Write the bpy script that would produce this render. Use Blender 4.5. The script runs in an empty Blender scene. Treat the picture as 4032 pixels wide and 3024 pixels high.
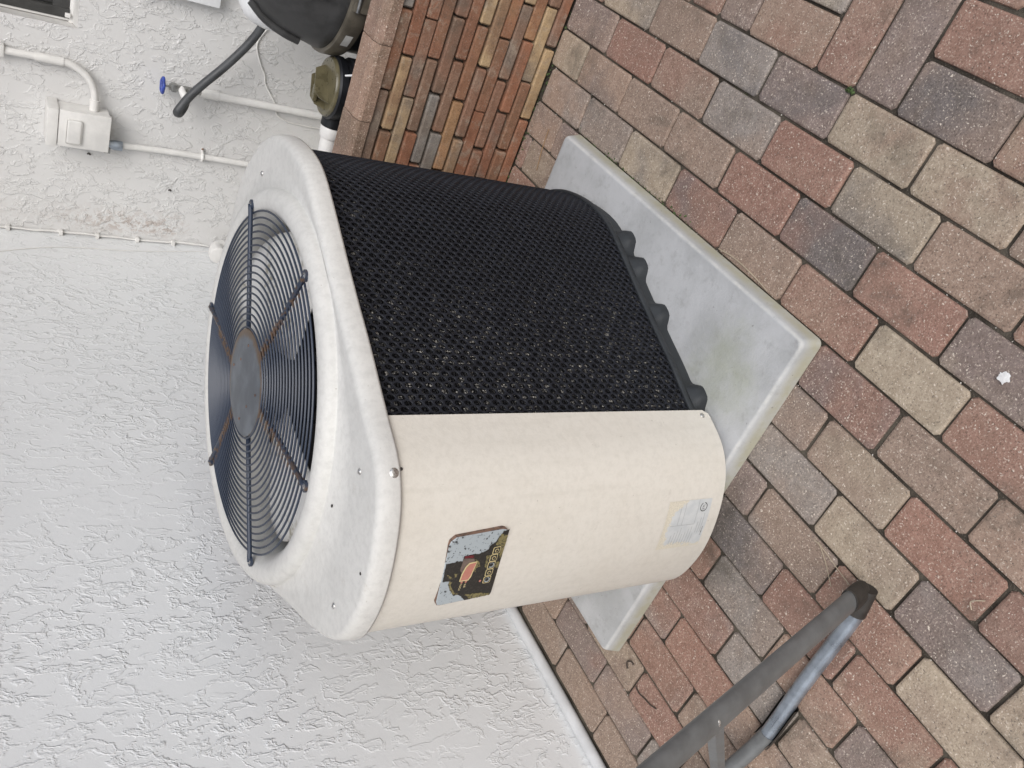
import bpy, bmesh, math, random
from mathutils import Vector, Matrix, noise as mnoise
random.seed(11)
R = math.radians
sc = bpy.context.scene
C = sc.collection

# ------------------------------------------------------------------ camera
HC = 1.42
cam_d = bpy.data.cameras.new('camera'); cam = bpy.data.objects.new('camera', cam_d); C.objects.link(cam)
cx = Vector((0.347537, -0.437098, -0.829556)); cy = Vector((0.787842, 0.615853, 0.005565)); cz = Vector((0.508452, -0.655493, 0.558395))
m = Matrix((cx, cy, cz)).transposed().to_4x4(); m.translation = (0, 0, HC)
cam.matrix_world = m
cam_d.lens = 36 * 3273.4 / 4032; cam_d.sensor_width = 36; cam_d.clip_start = 0.02; cam_d.clip_end = 500
sc.camera = cam

# ------------------------------------------------------------------ sky, sun, exposure
SUN_DIR = Vector((0.52, -0.70, 0.80)).normalized()          # towards the sun
w = bpy.data.worlds.new('World'); sc.world = w; w.use_nodes = True
wn = w.node_tree; wn.nodes.clear()
sky = wn.nodes.new('ShaderNodeTexSky'); sky.sky_type = 'NISHITA'; sky.sun_disc = False
sky.sun_elevation = math.asin(SUN_DIR.z); sky.sun_rotation = math.atan2(SUN_DIR.x, SUN_DIR.y)
sky.air_density = 1.0; sky.dust_density = 2.0; sky.ozone_density = 1.0
hs = wn.nodes.new('ShaderNodeHueSaturation'); hs.inputs['Saturation'].default_value = 0.62
bg = wn.nodes.new('ShaderNodeBackground'); bg.inputs['Strength'].default_value = 0.125
wo = wn.nodes.new('ShaderNodeOutputWorld')
wn.links.new(sky.outputs[0], hs.inputs['Color']); wn.links.new(hs.outputs[0], bg.inputs['Color']); wn.links.new(bg.outputs[0], wo.inputs['Surface'])
sl = bpy.data.lights.new('sun', 'SUN'); sun = bpy.data.objects.new('sun', sl); C.objects.link(sun)
sl.energy = 1.4; sl.angle = R(40); sl.color = (1.0, 0.985, 0.965)
sun.rotation_euler = SUN_DIR.to_track_quat('Z', 'Y').to_euler(); sun.location = (3, -4, 6)
sc.view_settings.view_transform = 'Standard'; sc.view_settings.look = 'None'
sc.view_settings.exposure = 0.38; sc.view_settings.gamma = 1.0; sc.view_settings.use_curve_mapping = False
sc.cycles.use_denoising = True; sc.cycles.max_bounces = 5

# ------------------------------------------------------------------ node helpers
class NT:
    def __init__(s, name):
        s.m = bpy.data.materials.new(name); s.m.use_nodes = True
        s.t = s.m.node_tree; s.t.nodes.clear()
        s.out = s.t.nodes.new('ShaderNodeOutputMaterial')
        s.b = s.t.nodes.new('ShaderNodeBsdfPrincipled'); s.t.links.new(s.b.outputs[0], s.out.inputs[0])
    def set(s, sock, v):
        if isinstance(v, bpy.types.NodeSocket): s.t.links.new(v, sock)
        elif v is not None:
            if sock.type == 'RGBA' and len(v) == 3: v = (*v, 1)
            sock.default_value = v
    def n(s, ty, ins=None, **props):
        nd = s.t.nodes.new(ty)
        for k, v in props.items(): setattr(nd, k, v)
        for k, v in (ins or {}).items(): s.set(nd.inputs[k], v)
        return nd
    def pos(s): return s.n('ShaderNodeNewGeometry').outputs['Position']
    def objco(s): return s.n('ShaderNodeTexCoord').outputs['Object']
    def math(s, op, a, b=None, c=None):
        nd = s.n('ShaderNodeMath', operation=op); s.set(nd.inputs[0], a)
        if b is not None: s.set(nd.inputs[1], b)
        if c is not None: s.set(nd.inputs[2], c)
        return nd.outputs[0]
    def noise(s, vec, scale, detail=3, rough=.55, dist=0):
        return s.n('ShaderNodeTexNoise', {'Vector': vec, 'Scale': scale, 'Detail': detail, 'Roughness': rough, 'Distortion': dist}).outputs['Fac']
    def rng(s, v, a, b, c=0., d=1., smooth=True):
        nd = s.n('ShaderNodeMapRange', {'Value': v, 'From Min': a, 'From Max': b, 'To Min': c, 'To Max': d})
        nd.interpolation_type = 'SMOOTHSTEP' if smooth else 'LINEAR'
        return nd.outputs[0]
    def mix(s, f, a, b, mode='MIX'):
        nd = s.n('ShaderNodeMix', data_type='RGBA', blend_type=mode)
        s.set(nd.inputs[0], f); s.set(nd.inputs[6], a); s.set(nd.inputs[7], b)
        return nd.outputs[2]
    def ramp(s, f, stops, interp='LINEAR'):
        nd = s.n('ShaderNodeValToRGB', {'Fac': f}); cr = nd.color_ramp; cr.interpolation = interp
        while len(cr.elements) < len(stops): cr.elements.new(0.5)
        for e, (p, c) in zip(cr.elements, stops): e.position = p; e.color = (*c, 1)
        return nd.outputs[0]
    def bump(s, h, strength=1., dist=.005, normal=None):
        nd = s.n('ShaderNodeBump', {'Height': h, 'Strength': strength, 'Distance': dist})
        if normal is not None: s.set(nd.inputs['Normal'], normal)
        return nd.outputs[0]
    def fin(s, col, rough=.6, normal=None, metal=0., spec=.5, **kw):
        s.set(s.b.inputs['Base Color'], col); s.set(s.b.inputs['Roughness'], rough); s.set(s.b.inputs['Metallic'], metal)
        s.set(s.b.inputs['Specular IOR Level'], spec)
        if normal is not None: s.set(s.b.inputs['Normal'], normal)
        for k, v in kw.items(): s.set(s.b.inputs[k], v)
        return s.m

def plain(name, col, rough=.5, metal=0., var=.12, scale=30., bump=.0006, spec=.5):
    t = NT(name); p = t.objco()
    nz = t.noise(p, scale, 4, .6)
    c = t.mix(t.rng(nz, .3, .7), tuple(v * (1 - var) for v in col), tuple(min(1, v * (1 + var)) for v in col))
    big = t.noise(p, scale * .17, 3, .6)
    c = t.mix(t.rng(big, .45, .75, 0, .35), c, tuple(v * .72 for v in col))
    return t.fin(c, t.rng(nz, .3, .7, rough - .07, rough + .1), t.bump(t.noise(p, scale * 5, 3), .6, bump), metal, spec)

def stucco(name, col, seed, dirt=False, amp=.004):
    t = NT(name); p0 = t.pos()
    p = t.n('ShaderNodeVectorMath', {0: p0, 1: (seed, seed * .7, seed * .3)}, operation='ADD').outputs[0]
    pa = t.n('ShaderNodeVectorMath', {0: p, 1: (1, 1, .62)}, operation='MULTIPLY').outputs[0]
    region = t.noise(pa, 3.0, 3, .55)
    n1 = t.noise(pa, 23, 4, .58, .35)
    n2 = t.noise(pa, 46, 3, .6, .5)
    def ridge(n, lvl, wd): return t.rng(t.math('ABSOLUTE', t.math('SUBTRACT', n, lvl)), 0, wd, 1, 0)
    step1 = t.rng(n1, .47, .56)
    r1 = ridge(n1, .55, .045); r2 = t.rng(n2, .53, .66)
    m1 = t.rng(region, .42, .60)
    h = t.math('ADD', t.math('MULTIPLY', step1, .35), t.math('MULTIPLY', r1, t.rng(region, .30, .58, .05, .62)))
    h = t.math('ADD', h, t.math('MULTIPLY', t.math('MULTIPLY', r2, m1), .75))
    fine = t.math('ADD', t.math('MULTIPLY', t.noise(p, 70, 3, .6), .20), t.math('MULTIPLY', t.noise(p, 230, 2, .6), .07))
    h = t.math('ADD', h, fine)
    c = t.mix(t.rng(t.noise(p, 2.2, 4, .6), .35, .7, 0, .5), col, tuple(v * .93 for v in col))
    if dirt:   # rusty mildew specks that grow low along the inside corner
        sx = t.n('ShaderNodeSeparateXYZ', {0: p0})
        band = t.math('MULTIPLY', t.rng(sx.outputs[0], -1.825, -1.77), t.rng(sx.outputs[0], -1.76, -1.66, 1, 0))
        zb = t.math('MULTIPLY', t.rng(sx.outputs[2], .56, .66), t.rng(sx.outputs[2], .80, 1.2, 1, .15))
        sp = t.math('MULTIPLY', t.rng(t.noise(p0, 48, 5, .75, .6), .47, .56), t.math('MULTIPLY', band, zb))
        c = t.mix(t.math('MULTIPLY', sp, .55), c, (.33, .24, .19))
    return t.fin(c, .30, t.bump(h, 1., amp), 0, .5)

MAT = {}
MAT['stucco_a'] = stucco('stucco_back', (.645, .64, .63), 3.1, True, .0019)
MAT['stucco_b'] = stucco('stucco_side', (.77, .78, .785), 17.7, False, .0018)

def paver_mat(name, pal, pal2, fleck=.55, scale=1., bl=.72, mott=.12, own=False):
    t = NT(name); oc = t.objco(); rnd = t.n('ShaderNodeObjectInfo').outputs['Random']
    off = t.n('ShaderNodeCombineXYZ', {0: t.math('MULTIPLY', rnd, 37.), 1: t.math('MULTIPLY', rnd, 91.), 2: t.math('MULTIPLY', rnd, 13.)}).outputs[0]
    p = t.n('ShaderNodeVectorMath', {0: oc, 1: off}, operation='ADD').outputs[0]
    k = len(pal)
    ca = t.ramp(t.math('FRACT', t.math('MULTIPLY', rnd, 17.3)), [(i / k, c) for i, c in enumerate(pal)], 'CONSTANT')
    if own: ca = t.n('ShaderNodeObjectInfo').outputs['Color']      # each paver carries its own cast colour
    k = len(pal2)
    cb = t.ramp(t.math('FRACT', t.math('MULTIPLY', rnd, 53.7)), [(i / k, c) for i, c in enumerate(pal2)], 'CONSTANT')
    big = t.noise(p, 7 * scale, 3, .55, .3)
    col = t.mix(t.rng(big, .40, .66, 0, bl), ca, cb)
    mot = t.noise(p, 22 * scale, 5, .7, .5)
    col = t.mix(t.rng(mot, .52, .70, 0, mott), col, (.36, .30, .235))
    mid = t.noise(p, 45 * scale, 4, .65)
    col = t.mix(t.rng(mid, .3, .7, .0, .55), col, t.mix(1., col, (.62, .58, .55), 'MULTIPLY'))
    # aggregate: pale chips, dark pits and a strong sandy grain
    wob = t.n('ShaderNodeTexNoise', {'Vector': p, 'Scale': 160., 'Detail': 1}).outputs['Color']
    pw = t.n('ShaderNodeVectorMath', {0: wob, 1: (.012, .012, .012), 2: p}, operation='MULTIPLY_ADD').outputs[0]
    v1 = t.n('ShaderNodeTexVoronoi', {'Vector': pw, 'Scale': 165 * scale, 'Randomness': 1.}, feature='F1')
    vc = t.n('ShaderNodeSeparateColor', {0: v1.outputs['Color']})
    chip = t.math('MULTIPLY', t.rng(v1.outputs['Distance'], .10, .34, 1, 0), t.rng(vc.outputs[0], .30, .80))
    gr = t.noise(p, 260 * scale, 2, .8)
    col = t.mix(t.rng(gr, .55, .76, 0, fleck), col, (.72, .61, .50))
    col = t.mix(t.rng(gr, .46, .26, 0, .75), col, (.05, .042, .038))
    col = t.mix(t.math('MULTIPLY', chip, t.math('MULTIPLY', fleck, 1.35)), col, (.80, .70, .59))
    # grime and lichen that runs across neighbouring pavers
    wp = t.pos()
    g = t.noise(wp, 4.2, 5, .65, .4)
    g2 = t.noise(wp, 24, 4, .7)
    gm = t.math('MULTIPLY', t.rng(g, .51, .70), t.rng(g2, .38, .62, .35, 1))
    col = t.mix(t.math('MULTIPLY', gm, .62), col, (.085, .075, .06))
    h = t.math('ADD', t.math('MULTIPLY', gr, .8), t.math('MULTIPLY', chip, .3))
    h = t.math('ADD', h, t.math('MULTIPLY', t.noise(p, 40, 3), .5))
    return t.fin(col, .82, t.bump(h, .9, .0018), 0, .3)

RED = (.345, .192, .145); RED2 = (.305, .172, .135); BRN = (.32, .24, .19); TAN = (.45, .38, .285); TANR = (.385, .275, .21); GREY = (.30, .28, .26); DK = (.15, .145, .15); PURP = (.25, .20, .185); SAND = (.52, .435, .325)
MAT['paver'] = paver_mat('paver', [RED, BRN, RED2, TANR, RED, BRN, PURP, RED, TAN, BRN, RED2, GREY, TANR, RED, SAND, BRN], [TANR, BRN, RED, TANR, GREY, RED2, BRN, TAN, RED, DK, TANR], .62, 1., .5, .12, True)
MAT['brick'] = paver_mat('wall_brick', [(.26, .128, .078), (.30, .138, .080), (.24, .146, .10), (.40, .23, .125), (.26, .12, .073), (.22, .148, .108), (.29, .155, .092), (.27, .128, .078), (.46, .33, .19), (.25, .138, .092), (.235, .215, .195), (.30, .137, .08)],
                         [(.22, .125, .078), (.32, .19, .10), (.155, .11, .08), (.20, .165, .135), (.215, .10, .06), (.18, .12, .085)], .14, 1., .8, .6)
MAT['cap'] = paver_mat('cap_stone', [(.33, .22, .17), (.36, .24, .18)], [(.26, .13, .075), (.24, .17, .125)], .5, 1., .9)

def sand_mat():
    t = NT('joint_sand'); p = t.pos()
    c = t.mix(t.rng(t.noise(p, 9, 4), .4, .65), (.045, .038, .03), (.11, .095, .075))
    c = t.mix(t.rng(t.noise(p, 6, 5, .7), .62, .70, 0, .6), c, (.05, .065, .025))
    c = t.mix(t.rng(t.noise(p, 400, 2), .6, .7, 0, .5), c, (.25, .22, .18))
    return t.fin(c, .95, t.bump(t.noise(p, 260, 3), 1., .003), 0, .2)
MAT['sand'] = sand_mat()
def ground_mat():
    t = NT('paved_ground'); p = t.pos()
    br = t.n('ShaderNodeTexBrick', {'Vector': p, 'Color1': (.30, .16, .11), 'Color2': (.30, .25, .19), 'Mortar': (.06, .05, .04), 'Scale': 4.67, 'Mortar Size': .012, 'Brick Width': 1.0, 'Row Height': .484})
    c = t.mix(t.rng(t.noise(p, 60, 4), .3, .7, 0, .5), br.outputs[0], (.15, .12, .10))
    return t.fin(c, .9, None, 0, .2)
MAT['ground'] = ground_mat()

def cream_mat(name, col, stain, k=1.):
    t = NT(name); p = t.pos()
    big = t.noise(p, 5, 5, .62)
    c = t.mix(t.rng(big, .42, .72, 0, .5 * k), col, stain)
    st = t.n('ShaderNodeVectorMath', {0: p, 1: (34, 34, 4)}, operation='MULTIPLY').outputs[0]
    c = t.mix(t.rng(t.noise(st, 1.1, 4, .6), .5, .75, 0, .28 * k), c, tuple(v * .86 for v in stain))
    sm = t.math('MULTIPLY', t.rng(t.noise(p, 26, 6, .75), .56, .72), t.rng(t.noise(p, 6.5, 3), .52, .66))
    c = t.mix(t.math('MULTIPLY', sm, .42 * k), c, (.42, .39, .34))
    sp = t.rng(t.noise(p, 130, 2, .5), .74, .78)
    c = t.mix(t.math('MULTIPLY', sp, .5 * k), c, (.3, .26, .22))
    mo = t.noise(p, 75, 4, .7)
    c = t.mix(t.rng(mo, .40, .68, 0, .26 * k), c, tuple(v * .80 for v in stain))
    g = t.noise(p, 240, 3, .6)
    c = t.mix(t.rng(g, .35, .65, 0, .10), c, tuple(v * .8 for v in col))
    return t.fin(c, .55, t.bump(t.math('ADD', g, t.math('MULTIPLY', big, 2)), .5, .0006), 0, .35)
MAT['cream'] = cream_mat('cream_panel', (.655, .622, .56), (.61, .572, .50))
MAT['lid'] = cream_mat('lid_plastic', (.615, .605, .575), (.53, .52, .495), 1.2)
MAT['throat'] = cream_mat('fan_throat', (.62, .60, .57), (.4, .37, .32), 1.3)

def slab_mat():
    t = NT('pad_concrete'); p = t.pos()
    c = t.mix(t.rng(t.noise(p, 6, 5, .62), .35, .68), (.47, .475, .48), (.37, .375, .375))
    n = t.noise(p, 34, 6, .72)
    c = t.mix(t.rng(n, .50, .75, 0, .45), c, (.25, .245, .235))
    sx = t.n('ShaderNodeSeparateXYZ', {0: p})
    # algae film on the front corner, grime round the unit
    dx = t.math('SUBTRACT', sx.outputs[0], -.72); dy = t.math('SUBTRACT', sx.outputs[1], .99)
    d = t.math('SQRT', t.math('ADD', t.math('MULTIPLY', dx, dx), t.math('MULTIPLY', dy, dy)))
    alg = t.math('MULTIPLY', t.rng(t.math('ADD', d, t.math('MULTIPLY', t.math('SUBTRACT', t.noise(p, 11, 5, .7), .5), .22)), .0, .14, 1, 0), .45)
    c = t.mix(alg, c, (.27, .29, .17))
    low = t.rng(sx.outputs[2], .012, .042, 1, 0)
    c = t.mix(t.math('MULTIPLY', low, t.rng(t.noise(p, 16, 5, .7), .3, .6, .35, .85)), c, (.36, .34, .245))
    ed = t.math('MULTIPLY', t.rng(sx.outputs[2], .036, .0445), t.rng(sx.outputs[2], .0450, .0460, 1, 0))
    c = t.mix(t.math('MULTIPLY', ed, t.rng(t.noise(p, 22, 5, .7), .35, .7, .1, .6)), c, (.60, .59, .55))
    pin = t.rng(t.noise(p, 95, 2, .5), .73, .77)
    c = t.mix(t.math('MULTIPLY', pin, .5), c, (.14, .13, .12))
    return t.fin(c, .78, t.bump(t.math('ADD', t.noise(p, 150, 4, .7), n), .7, .0012), 0, .3)
MAT['slab'] = slab_mat()

def coil_mat():
    t = NT('coil_fins'); p = t.pos(); sx = t.n('ShaderNodeSeparateXYZ', {0: p})
    sv = t.n('ShaderNodeVectorMath', {0: p, 1: (330, 330, 60)}, operation='MULTIPLY').outputs[0]
    n = t.noise(sv, 1., 5, .75)
    fold = t.n('ShaderNodeTexWave', {'Vector': p, 'Scale': 55., 'Distortion': 3.5, 'Detail': 3, 'Detail Scale': 4.}, bands_direction='Z').outputs['Fac']
    # corroded, chalky fins are common on the weathered side towards the front seam
    side = t.rng(t.math('ADD', sx.outputs[1], t.math('MULTIPLY', t.noise(p, 7, 3), .3)), 1.22, 1.50, 1., .12)
    side = t.math('MAXIMUM', side, t.math('MULTIPLY', t.rng(t.math('ADD', sx.outputs[2], t.math('MULTIPLY', t.noise(p, 9, 3), .2)), .78, .90), .55))
    patch = t.rng(t.noise(p, 60, 3, .6), .50, .62)
    f = t.math('MULTIPLY', t.math('MULTIPLY', t.rng(n, .47, .60), patch), side)
    c = t.mix(f, (.004, .004, .006), (.66, .63, .57))
    h = t.math('ADD', fold, n)
    return t.fin(c, .4, t.bump(h, 1., .004), 0, .5)
MAT['coil'] = coil_mat()

def rust_mat():
    t = NT('grille_coating'); p = t.pos(); sx = t.n('ShaderNodeSeparateXYZ', {0: p})
    dx = t.math('SUBTRACT', sx.outputs[0], -1.11); dy = t.math('SUBTRACT', sx.outputs[1], 1.417)
    ang = t.math('ARCTAN2', dy, dx); rad = t.math('SQRT', t.math('ADD', t.math('MULTIPLY', dx, dx), t.math('MULTIPLY', dy, dy)))
    return t, p, ang, rad
t, p, ang, rad = rust_mat()
k = t.math('ABSOLUTE', t.math('SINE', t.math('MULTIPLY', t.math('SUBTRACT', ang, R(38.5)), 3)))
arc = t.math('MULTIPLY', k, rad)
n = t.noise(p, 60, 4, .6)
f = t.math('MULTIPLY', t.math('MULTIPLY', t.rng(t.math('ABSOLUTE', t.math('SINE', t.math('SUBTRACT', ang, R(38.5)))), .4, .6), t.rng(arc, .02, .05, 1, 0)), t.rng(t.math('ADD', n, t.math('MULTIPLY', rad, -.5)), .30, .42))
MAT['grille'] = t.fin(t.mix(t.math('MULTIPLY', f, .85), (.022, .032, .055), (.10, .055, .025)), .42, None, 0, .5)
t, p, ang, rad = rust_mat()
n = t.noise(p, 45, 5, .65)
f = t.rng(t.math('ADD', rad, t.math('MULTIPLY', n, .03)), .119, .131)
c = t.mix(t.rng(t.noise(p, 14, 4), .35, .65), (.06, .07, .085), (.115, .13, .15))
c = t.mix(t.math('MULTIPLY', f, .9), c, (.10, .055, .022))
MAT['hub'] = t.fin(c, .4, t.bump(n, .4, .0008), .2, .5)
t, p, ang, rad = rust_mat()
d = t.math('MULTIPLY', t.rng(t.noise(p, 38, 6, .75), .46, .62), t.rng(t.noise(p, 10, 3), .42, .58))
MAT['blade'] = t.fin(t.mix(t.math('MULTIPLY', d, .75), (.72, .71, .69), (.24, .21, .13)), .5, None, 0, .4)

MAT['net'] = plain('guard_plastic', (.012, .0135, .019), .55, 0, .2, 40, .0003, .3)
MAT['black'] = plain('black_plastic', (.012, .013, .016), .42, 0, .25, 20, .0005, .4)
MAT['pan'] = plain('pan_plastic', (.028, .031, .034), .5, 0, .2, 18, .0006, .35)
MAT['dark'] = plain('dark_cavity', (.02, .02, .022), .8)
MAT['dome'] = plain('filter_dome', (.045, .045, .045), .5, 0, .3, 14, .0007, .35)
MAT['band'] = plain('clamp_band', (.13, .115, .09), .45, .3, .25, 25, .0005)
MAT['pvc'] = plain('white_pvc', (.72, .71, .69), .38, 0, .04, 25, .0003)
MAT['painted'] = plain('painted_metal', (.70, .69, .665), .45, 0, .06, 22, .0006)
MAT['trim'] = plain('base_strip', (.60, .61, .62), .4, 0, .08, 12, .0004)
MAT['white'] = plain('white_plastic', (.80, .81, .82), .3, 0, .03, 12, .0002)
MAT['hose'] = plain('hose_rubber', (.055, .058, .062), .5, 0, .2, 30, .0006)
MAT['blue'] = plain('blue_handle', (.03, .06, .30), .4, 0, .3, 60, .0006)
MAT['brass'] = plain('dull_metal', (.33, .33, .32), .35, .8, .2, 60)
MAT['steel'] = plain('screw_steel', (.55, .54, .52), .28, .9, .15, 200)
MAT['zinc'] = plain('galvanised_tube', (.32, .36, .41), .33, .75, .25, 26, .0004)
MAT['greytube'] = plain('grey_coated_tube', (.155, .16, .16), .42, .2, .14, 30, .0004)
MAT['rubber'] = plain('rubber_foot', (.030, .026, .022), .6, 0, .35, 45, .001)
MAT['glass'] = plain('dark_window', (.02, .021, .02), .12)
MAT['frame'] = plain('window_frame', (.05, .05, .048), .5)
MAT['sill'] = plain('painted_sill', (.62, .61, .59), .5, 0, .1, 20)
MAT['amber'] = plain('amber_lid', (.12, .105, .06), .3, 0, .25, 30, .0008)
MAT['sticker'] = plain('silver_tape', (.66, .66, .63), .35, .2)
MAT['twig'] = plain('dry_twig', (.06, .045, .035), .8)
MAT['needle'] = plain('pine_needle', (.32, .20, .10), .7)
MAT['straw'] = plain('straw', (.40, .33, .24), .7)
MAT['moss'] = plain('moss', (.06, .095, .03), .9, 0, .4, 80)
MAT['grit'] = plain('white_grit', (.62, .58, .52), .8, 0, .3, 200)
MAT['dropping'] = plain('bird_dropping', (.80, .79, .77), .8, 0, .1, 90, .002)
MAT['speck'] = plain('dark_speck', (.035, .03, .028), .8)
# control panel materials
def worn(name, a, b, lo, hi, scale=260, rough=.4):
    t = NT(name); p = t.pos()
    n = t.math('MULTIPLY', t.noise(p, scale, 4, .7), 1.)
    return t.fin(t.mix(t.rng(n, lo, hi), a, b), rough, None, 0, .4)
MAT['plate'] = worn('bare_plate', (.36, .40, .42), (.03, .03, .03), .58, .62, 150)
MAT['overlay'] = worn('black_overlay', (.022, .020, .017), (.04, .036, .03), .5, .6)
MAT['olive'] = worn('peeled_glue', (.20, .17, .075), (.035, .032, .025), .50, .60, 240)
MAT['pink'] = worn('display_tint', (.46, .20, .155), (.42, .17, .13), .4, .7, 60, .25)
MAT['smoke'] = worn('display_glass', (.16, .12, .10), (.10, .08, .07), .4, .7, 60, .2)
MAT['led'] = worn('display_digits', (.14, .02, .025), (.04, .01, .012), .5, .6)
MAT['print'] = worn('cream_print', (.62, .52, .28), (.5, .42, .22), .4, .7)
MAT['ink'] = worn('black_ink', (.02, .02, .02), (.04, .04, .04), .4, .7)
MAT['inkfade'] = worn('faded_ink', (.33, .34, .34), (.42, .43, .43), .4, .7)
MAT['edge'] = worn('plate_edge', (.20, .12, .085), (.09, .06, .05), .45, .6, 150, .7)
def label_mat():
    t = NT('worn_label'); uv = t.n('ShaderNodeUVMap').outputs[0]; s = t.n('ShaderNodeSeparateXYZ', {0: uv}); u, v = s.outputs[0], s.outputs[1]
    n = t.noise(uv, 7, 5, .7)
    nn = t.math('MULTIPLY', t.math('SUBTRACT', n, .5), .5)
    e1 = t.rng(t.math('ADD', t.math('ADD', u, t.math('MULTIPLY', v, -.12)), nn), .02, .05)
    e2 = t.rng(t.math('ADD', t.math('SUBTRACT', 1.10, v), nn), .20, .23)
    c2 = t.rng(t.math('ADD', t.math('ADD', t.math('SUBTRACT', 1, v), t.math('SUBTRACT', 1, u)), nn), .42, .46)
    keep = t.math('MULTIPLY', t.math('MULTIPLY', e1, e2), c2)
    cr = t.mix(t.rng(t.noise(uv, 38, 3, .7), .4, .6), (.66, .61, .50), (.56, .52, .43))
    g = t.mix(t.rng(t.noise(uv, 5, 4), .3, .7), (.50, .52, .525), (.58, .59, .585))
    return t.fin(t.mix(keep, cr, g), .5, None, 0, .35)
MAT['label'] = label_mat()

# ------------------------------------------------------------------ mesh helpers
def link(o, parent=None):
    C.objects.link(o)
    if parent is not None: o.parent = parent
    return o
def mesh(name, verts, faces, mat, parent=None, smooth=True, loc=None):
    me = bpy.data.meshes.new(name); me.from_pydata([tuple(v) for v in verts], [], faces); me.update()
    bm = bmesh.new(); bm.from_mesh(me); bmesh.ops.recalc_face_normals(bm, faces=bm.faces); bm.to_mesh(me); bm.free()
    if smooth:
        for p_ in me.polygons: p_.use_smooth = True
    me.materials.append(MAT[mat] if isinstance(mat, str) else mat)
    o = bpy.data.objects.new(name, me)
    if loc: o.location = loc
    return link(o, parent)
def sharp(o, deg=35):
    me = o.data; bm = bmesh.new(); bm.from_mesh(me)
    for e in bm.edges:
        if len(e.link_faces) == 2: e.smooth = e.calc_face_angle(0) < R(deg)
    bm.to_mesh(me); bm.free(); return o
def tag(o, label=None, cat=None, group=None, kind=None):
    if label: o['label'] = label
    if cat: o['category'] = cat
    if group: o['group'] = group
    if kind: o['kind'] = kind
    return o
def empty(name, loc, label, cat, group=None):
    o = bpy.data.objects.new(name, None); o.location = loc; o.empty_display_size = .05; C.objects.link(o)
    return tag(o, label, cat, group)
def child(o, parent):
    """parent keeping the world place (parents here are only translated Empties or identity meshes)"""
    o.parent = parent; o.matrix_parent_inverse = Matrix.Translation(parent_world(parent)).inverted(); return o
def parent_world(p_): return Vector(p_.location)
def box(name, lo, hi, mat, parent=None, bev=.004, seg=2):
    bm = bmesh.new(); bmesh.ops.create_cube(bm, size=1)
    for v in bm.verts: v.co = Vector((lo[i] + (v.co[i] + .5) * (hi[i] - lo[i]) for i in range(3)))
    if bev: bmesh.ops.bevel(bm, geom=bm.edges[:], offset=bev, segments=seg, affect='EDGES', profile=.6)
    me = bpy.data.meshes.new(name); bm.to_mesh(me); bm.free()
    for p_ in me.polygons: p_.use_smooth = True
    me.materials.append(MAT[mat]); o = bpy.data.objects.new(name, me); link(o)
    sharp(o, 40)
    if parent is not None: child(o, parent)
    return o
def smooth_path(P, n=6):
    P = [Vector(q) for q in P]; out = []
    for i in range(len(P) - 1):
        p0 = P[max(i - 1, 0)]; p1 = P[i]; p2 = P[i + 1]; p3 = P[min(i + 2, len(P) - 1)]
        for k_ in range(n):
            t_ = k_ / n
            out.append(.5 * (2 * p1 + (p2 - p0) * t_ + (2 * p0 - 5 * p1 + 4 * p2 - p3) * t_ ** 2 + (3 * p1 - p0 - 3 * p2 + p3) * t_ ** 3))
    out.append(P[-1]); return out
def tube_geo(P, r, seg=12, closed=False, flat=1., up=Vector((0, 0, 1))):
    P = [Vector(q) for q in P]; V = []; F = []; n_ = len(P)
    a = None
    for i, q in enumerate(P):
        if closed: d = (P[(i + 1) % n_] - P[i - 1]).normalized()
        else: d = (P[min(i + 1, n_ - 1)] - P[max(i - 1, 0)]).normalized()
        if closed or a is None:
            a = d.cross(up)
            if a.length < 1e-3: a = d.cross(Vector((1, 0, 0)))
        else: a = a - d * a.dot(d)
        a.normalize(); b = a.cross(d).normalized()
        rr = r[i] if isinstance(r, (list, tuple)) else r
        for k_ in range(seg):
            th = 2 * math.pi * k_ / seg
            V.append(q + a * math.cos(th) * rr + b * math.sin(th) * rr * flat)
    m_ = n_ if closed else n_ - 1
    for i in range(m_):
        for k_ in range(seg):
            j = (i + 1) % n_; k2 = (k_ + 1) % seg
            F.append((i * seg + k_, i * seg + k2, j * seg + k2, j * seg + k_))
    if not closed:
        F.append(tuple(range(seg))[::-1]); F.append(tuple((n_ - 1) * seg + k_ for k_ in range(seg)))
    return V, F
def tube(name, P, r, mat, parent=None, seg=12, closed=False, flat=1., up=Vector((0, 0, 1))):
    V, F = tube_geo(P, r, seg, closed, flat, up); o = mesh(name, V, F, mat); sharp(o, 50)
    if parent is not None: child(o, parent)
    return o
def lathe(name, prof, c, mat, parent=None, seg=48, axis=Vector((0, 0, 1))):
    V = []; F = []; q = axis.to_track_quat('Z', 'Y')
    for (r_, z_) in prof:
        for k_ in range(seg):
            th = 2 * math.pi * k_ / seg
            V.append(Vector(c) + q @ Vector((r_ * math.cos(th), r_ * math.sin(th), z_)))
    for i in range(len(prof) - 1):
        for k_ in range(seg):
            k2 = (k_ + 1) % seg; F.append((i * seg + k_, i * seg + k2, (i + 1) * seg + k2, (i + 1) * seg + k_))
    if prof[0][0] > 1e-4: F.append(tuple(range(seg))[::-1])
    if prof[-1][0] > 1e-4: F.append(tuple((len(prof) - 1) * seg + k_ for k_ in range(seg)))
    o = mesh(name, V, F, mat); sharp(o, 42)
    if parent is not None: child(o, parent)
    return o

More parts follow.
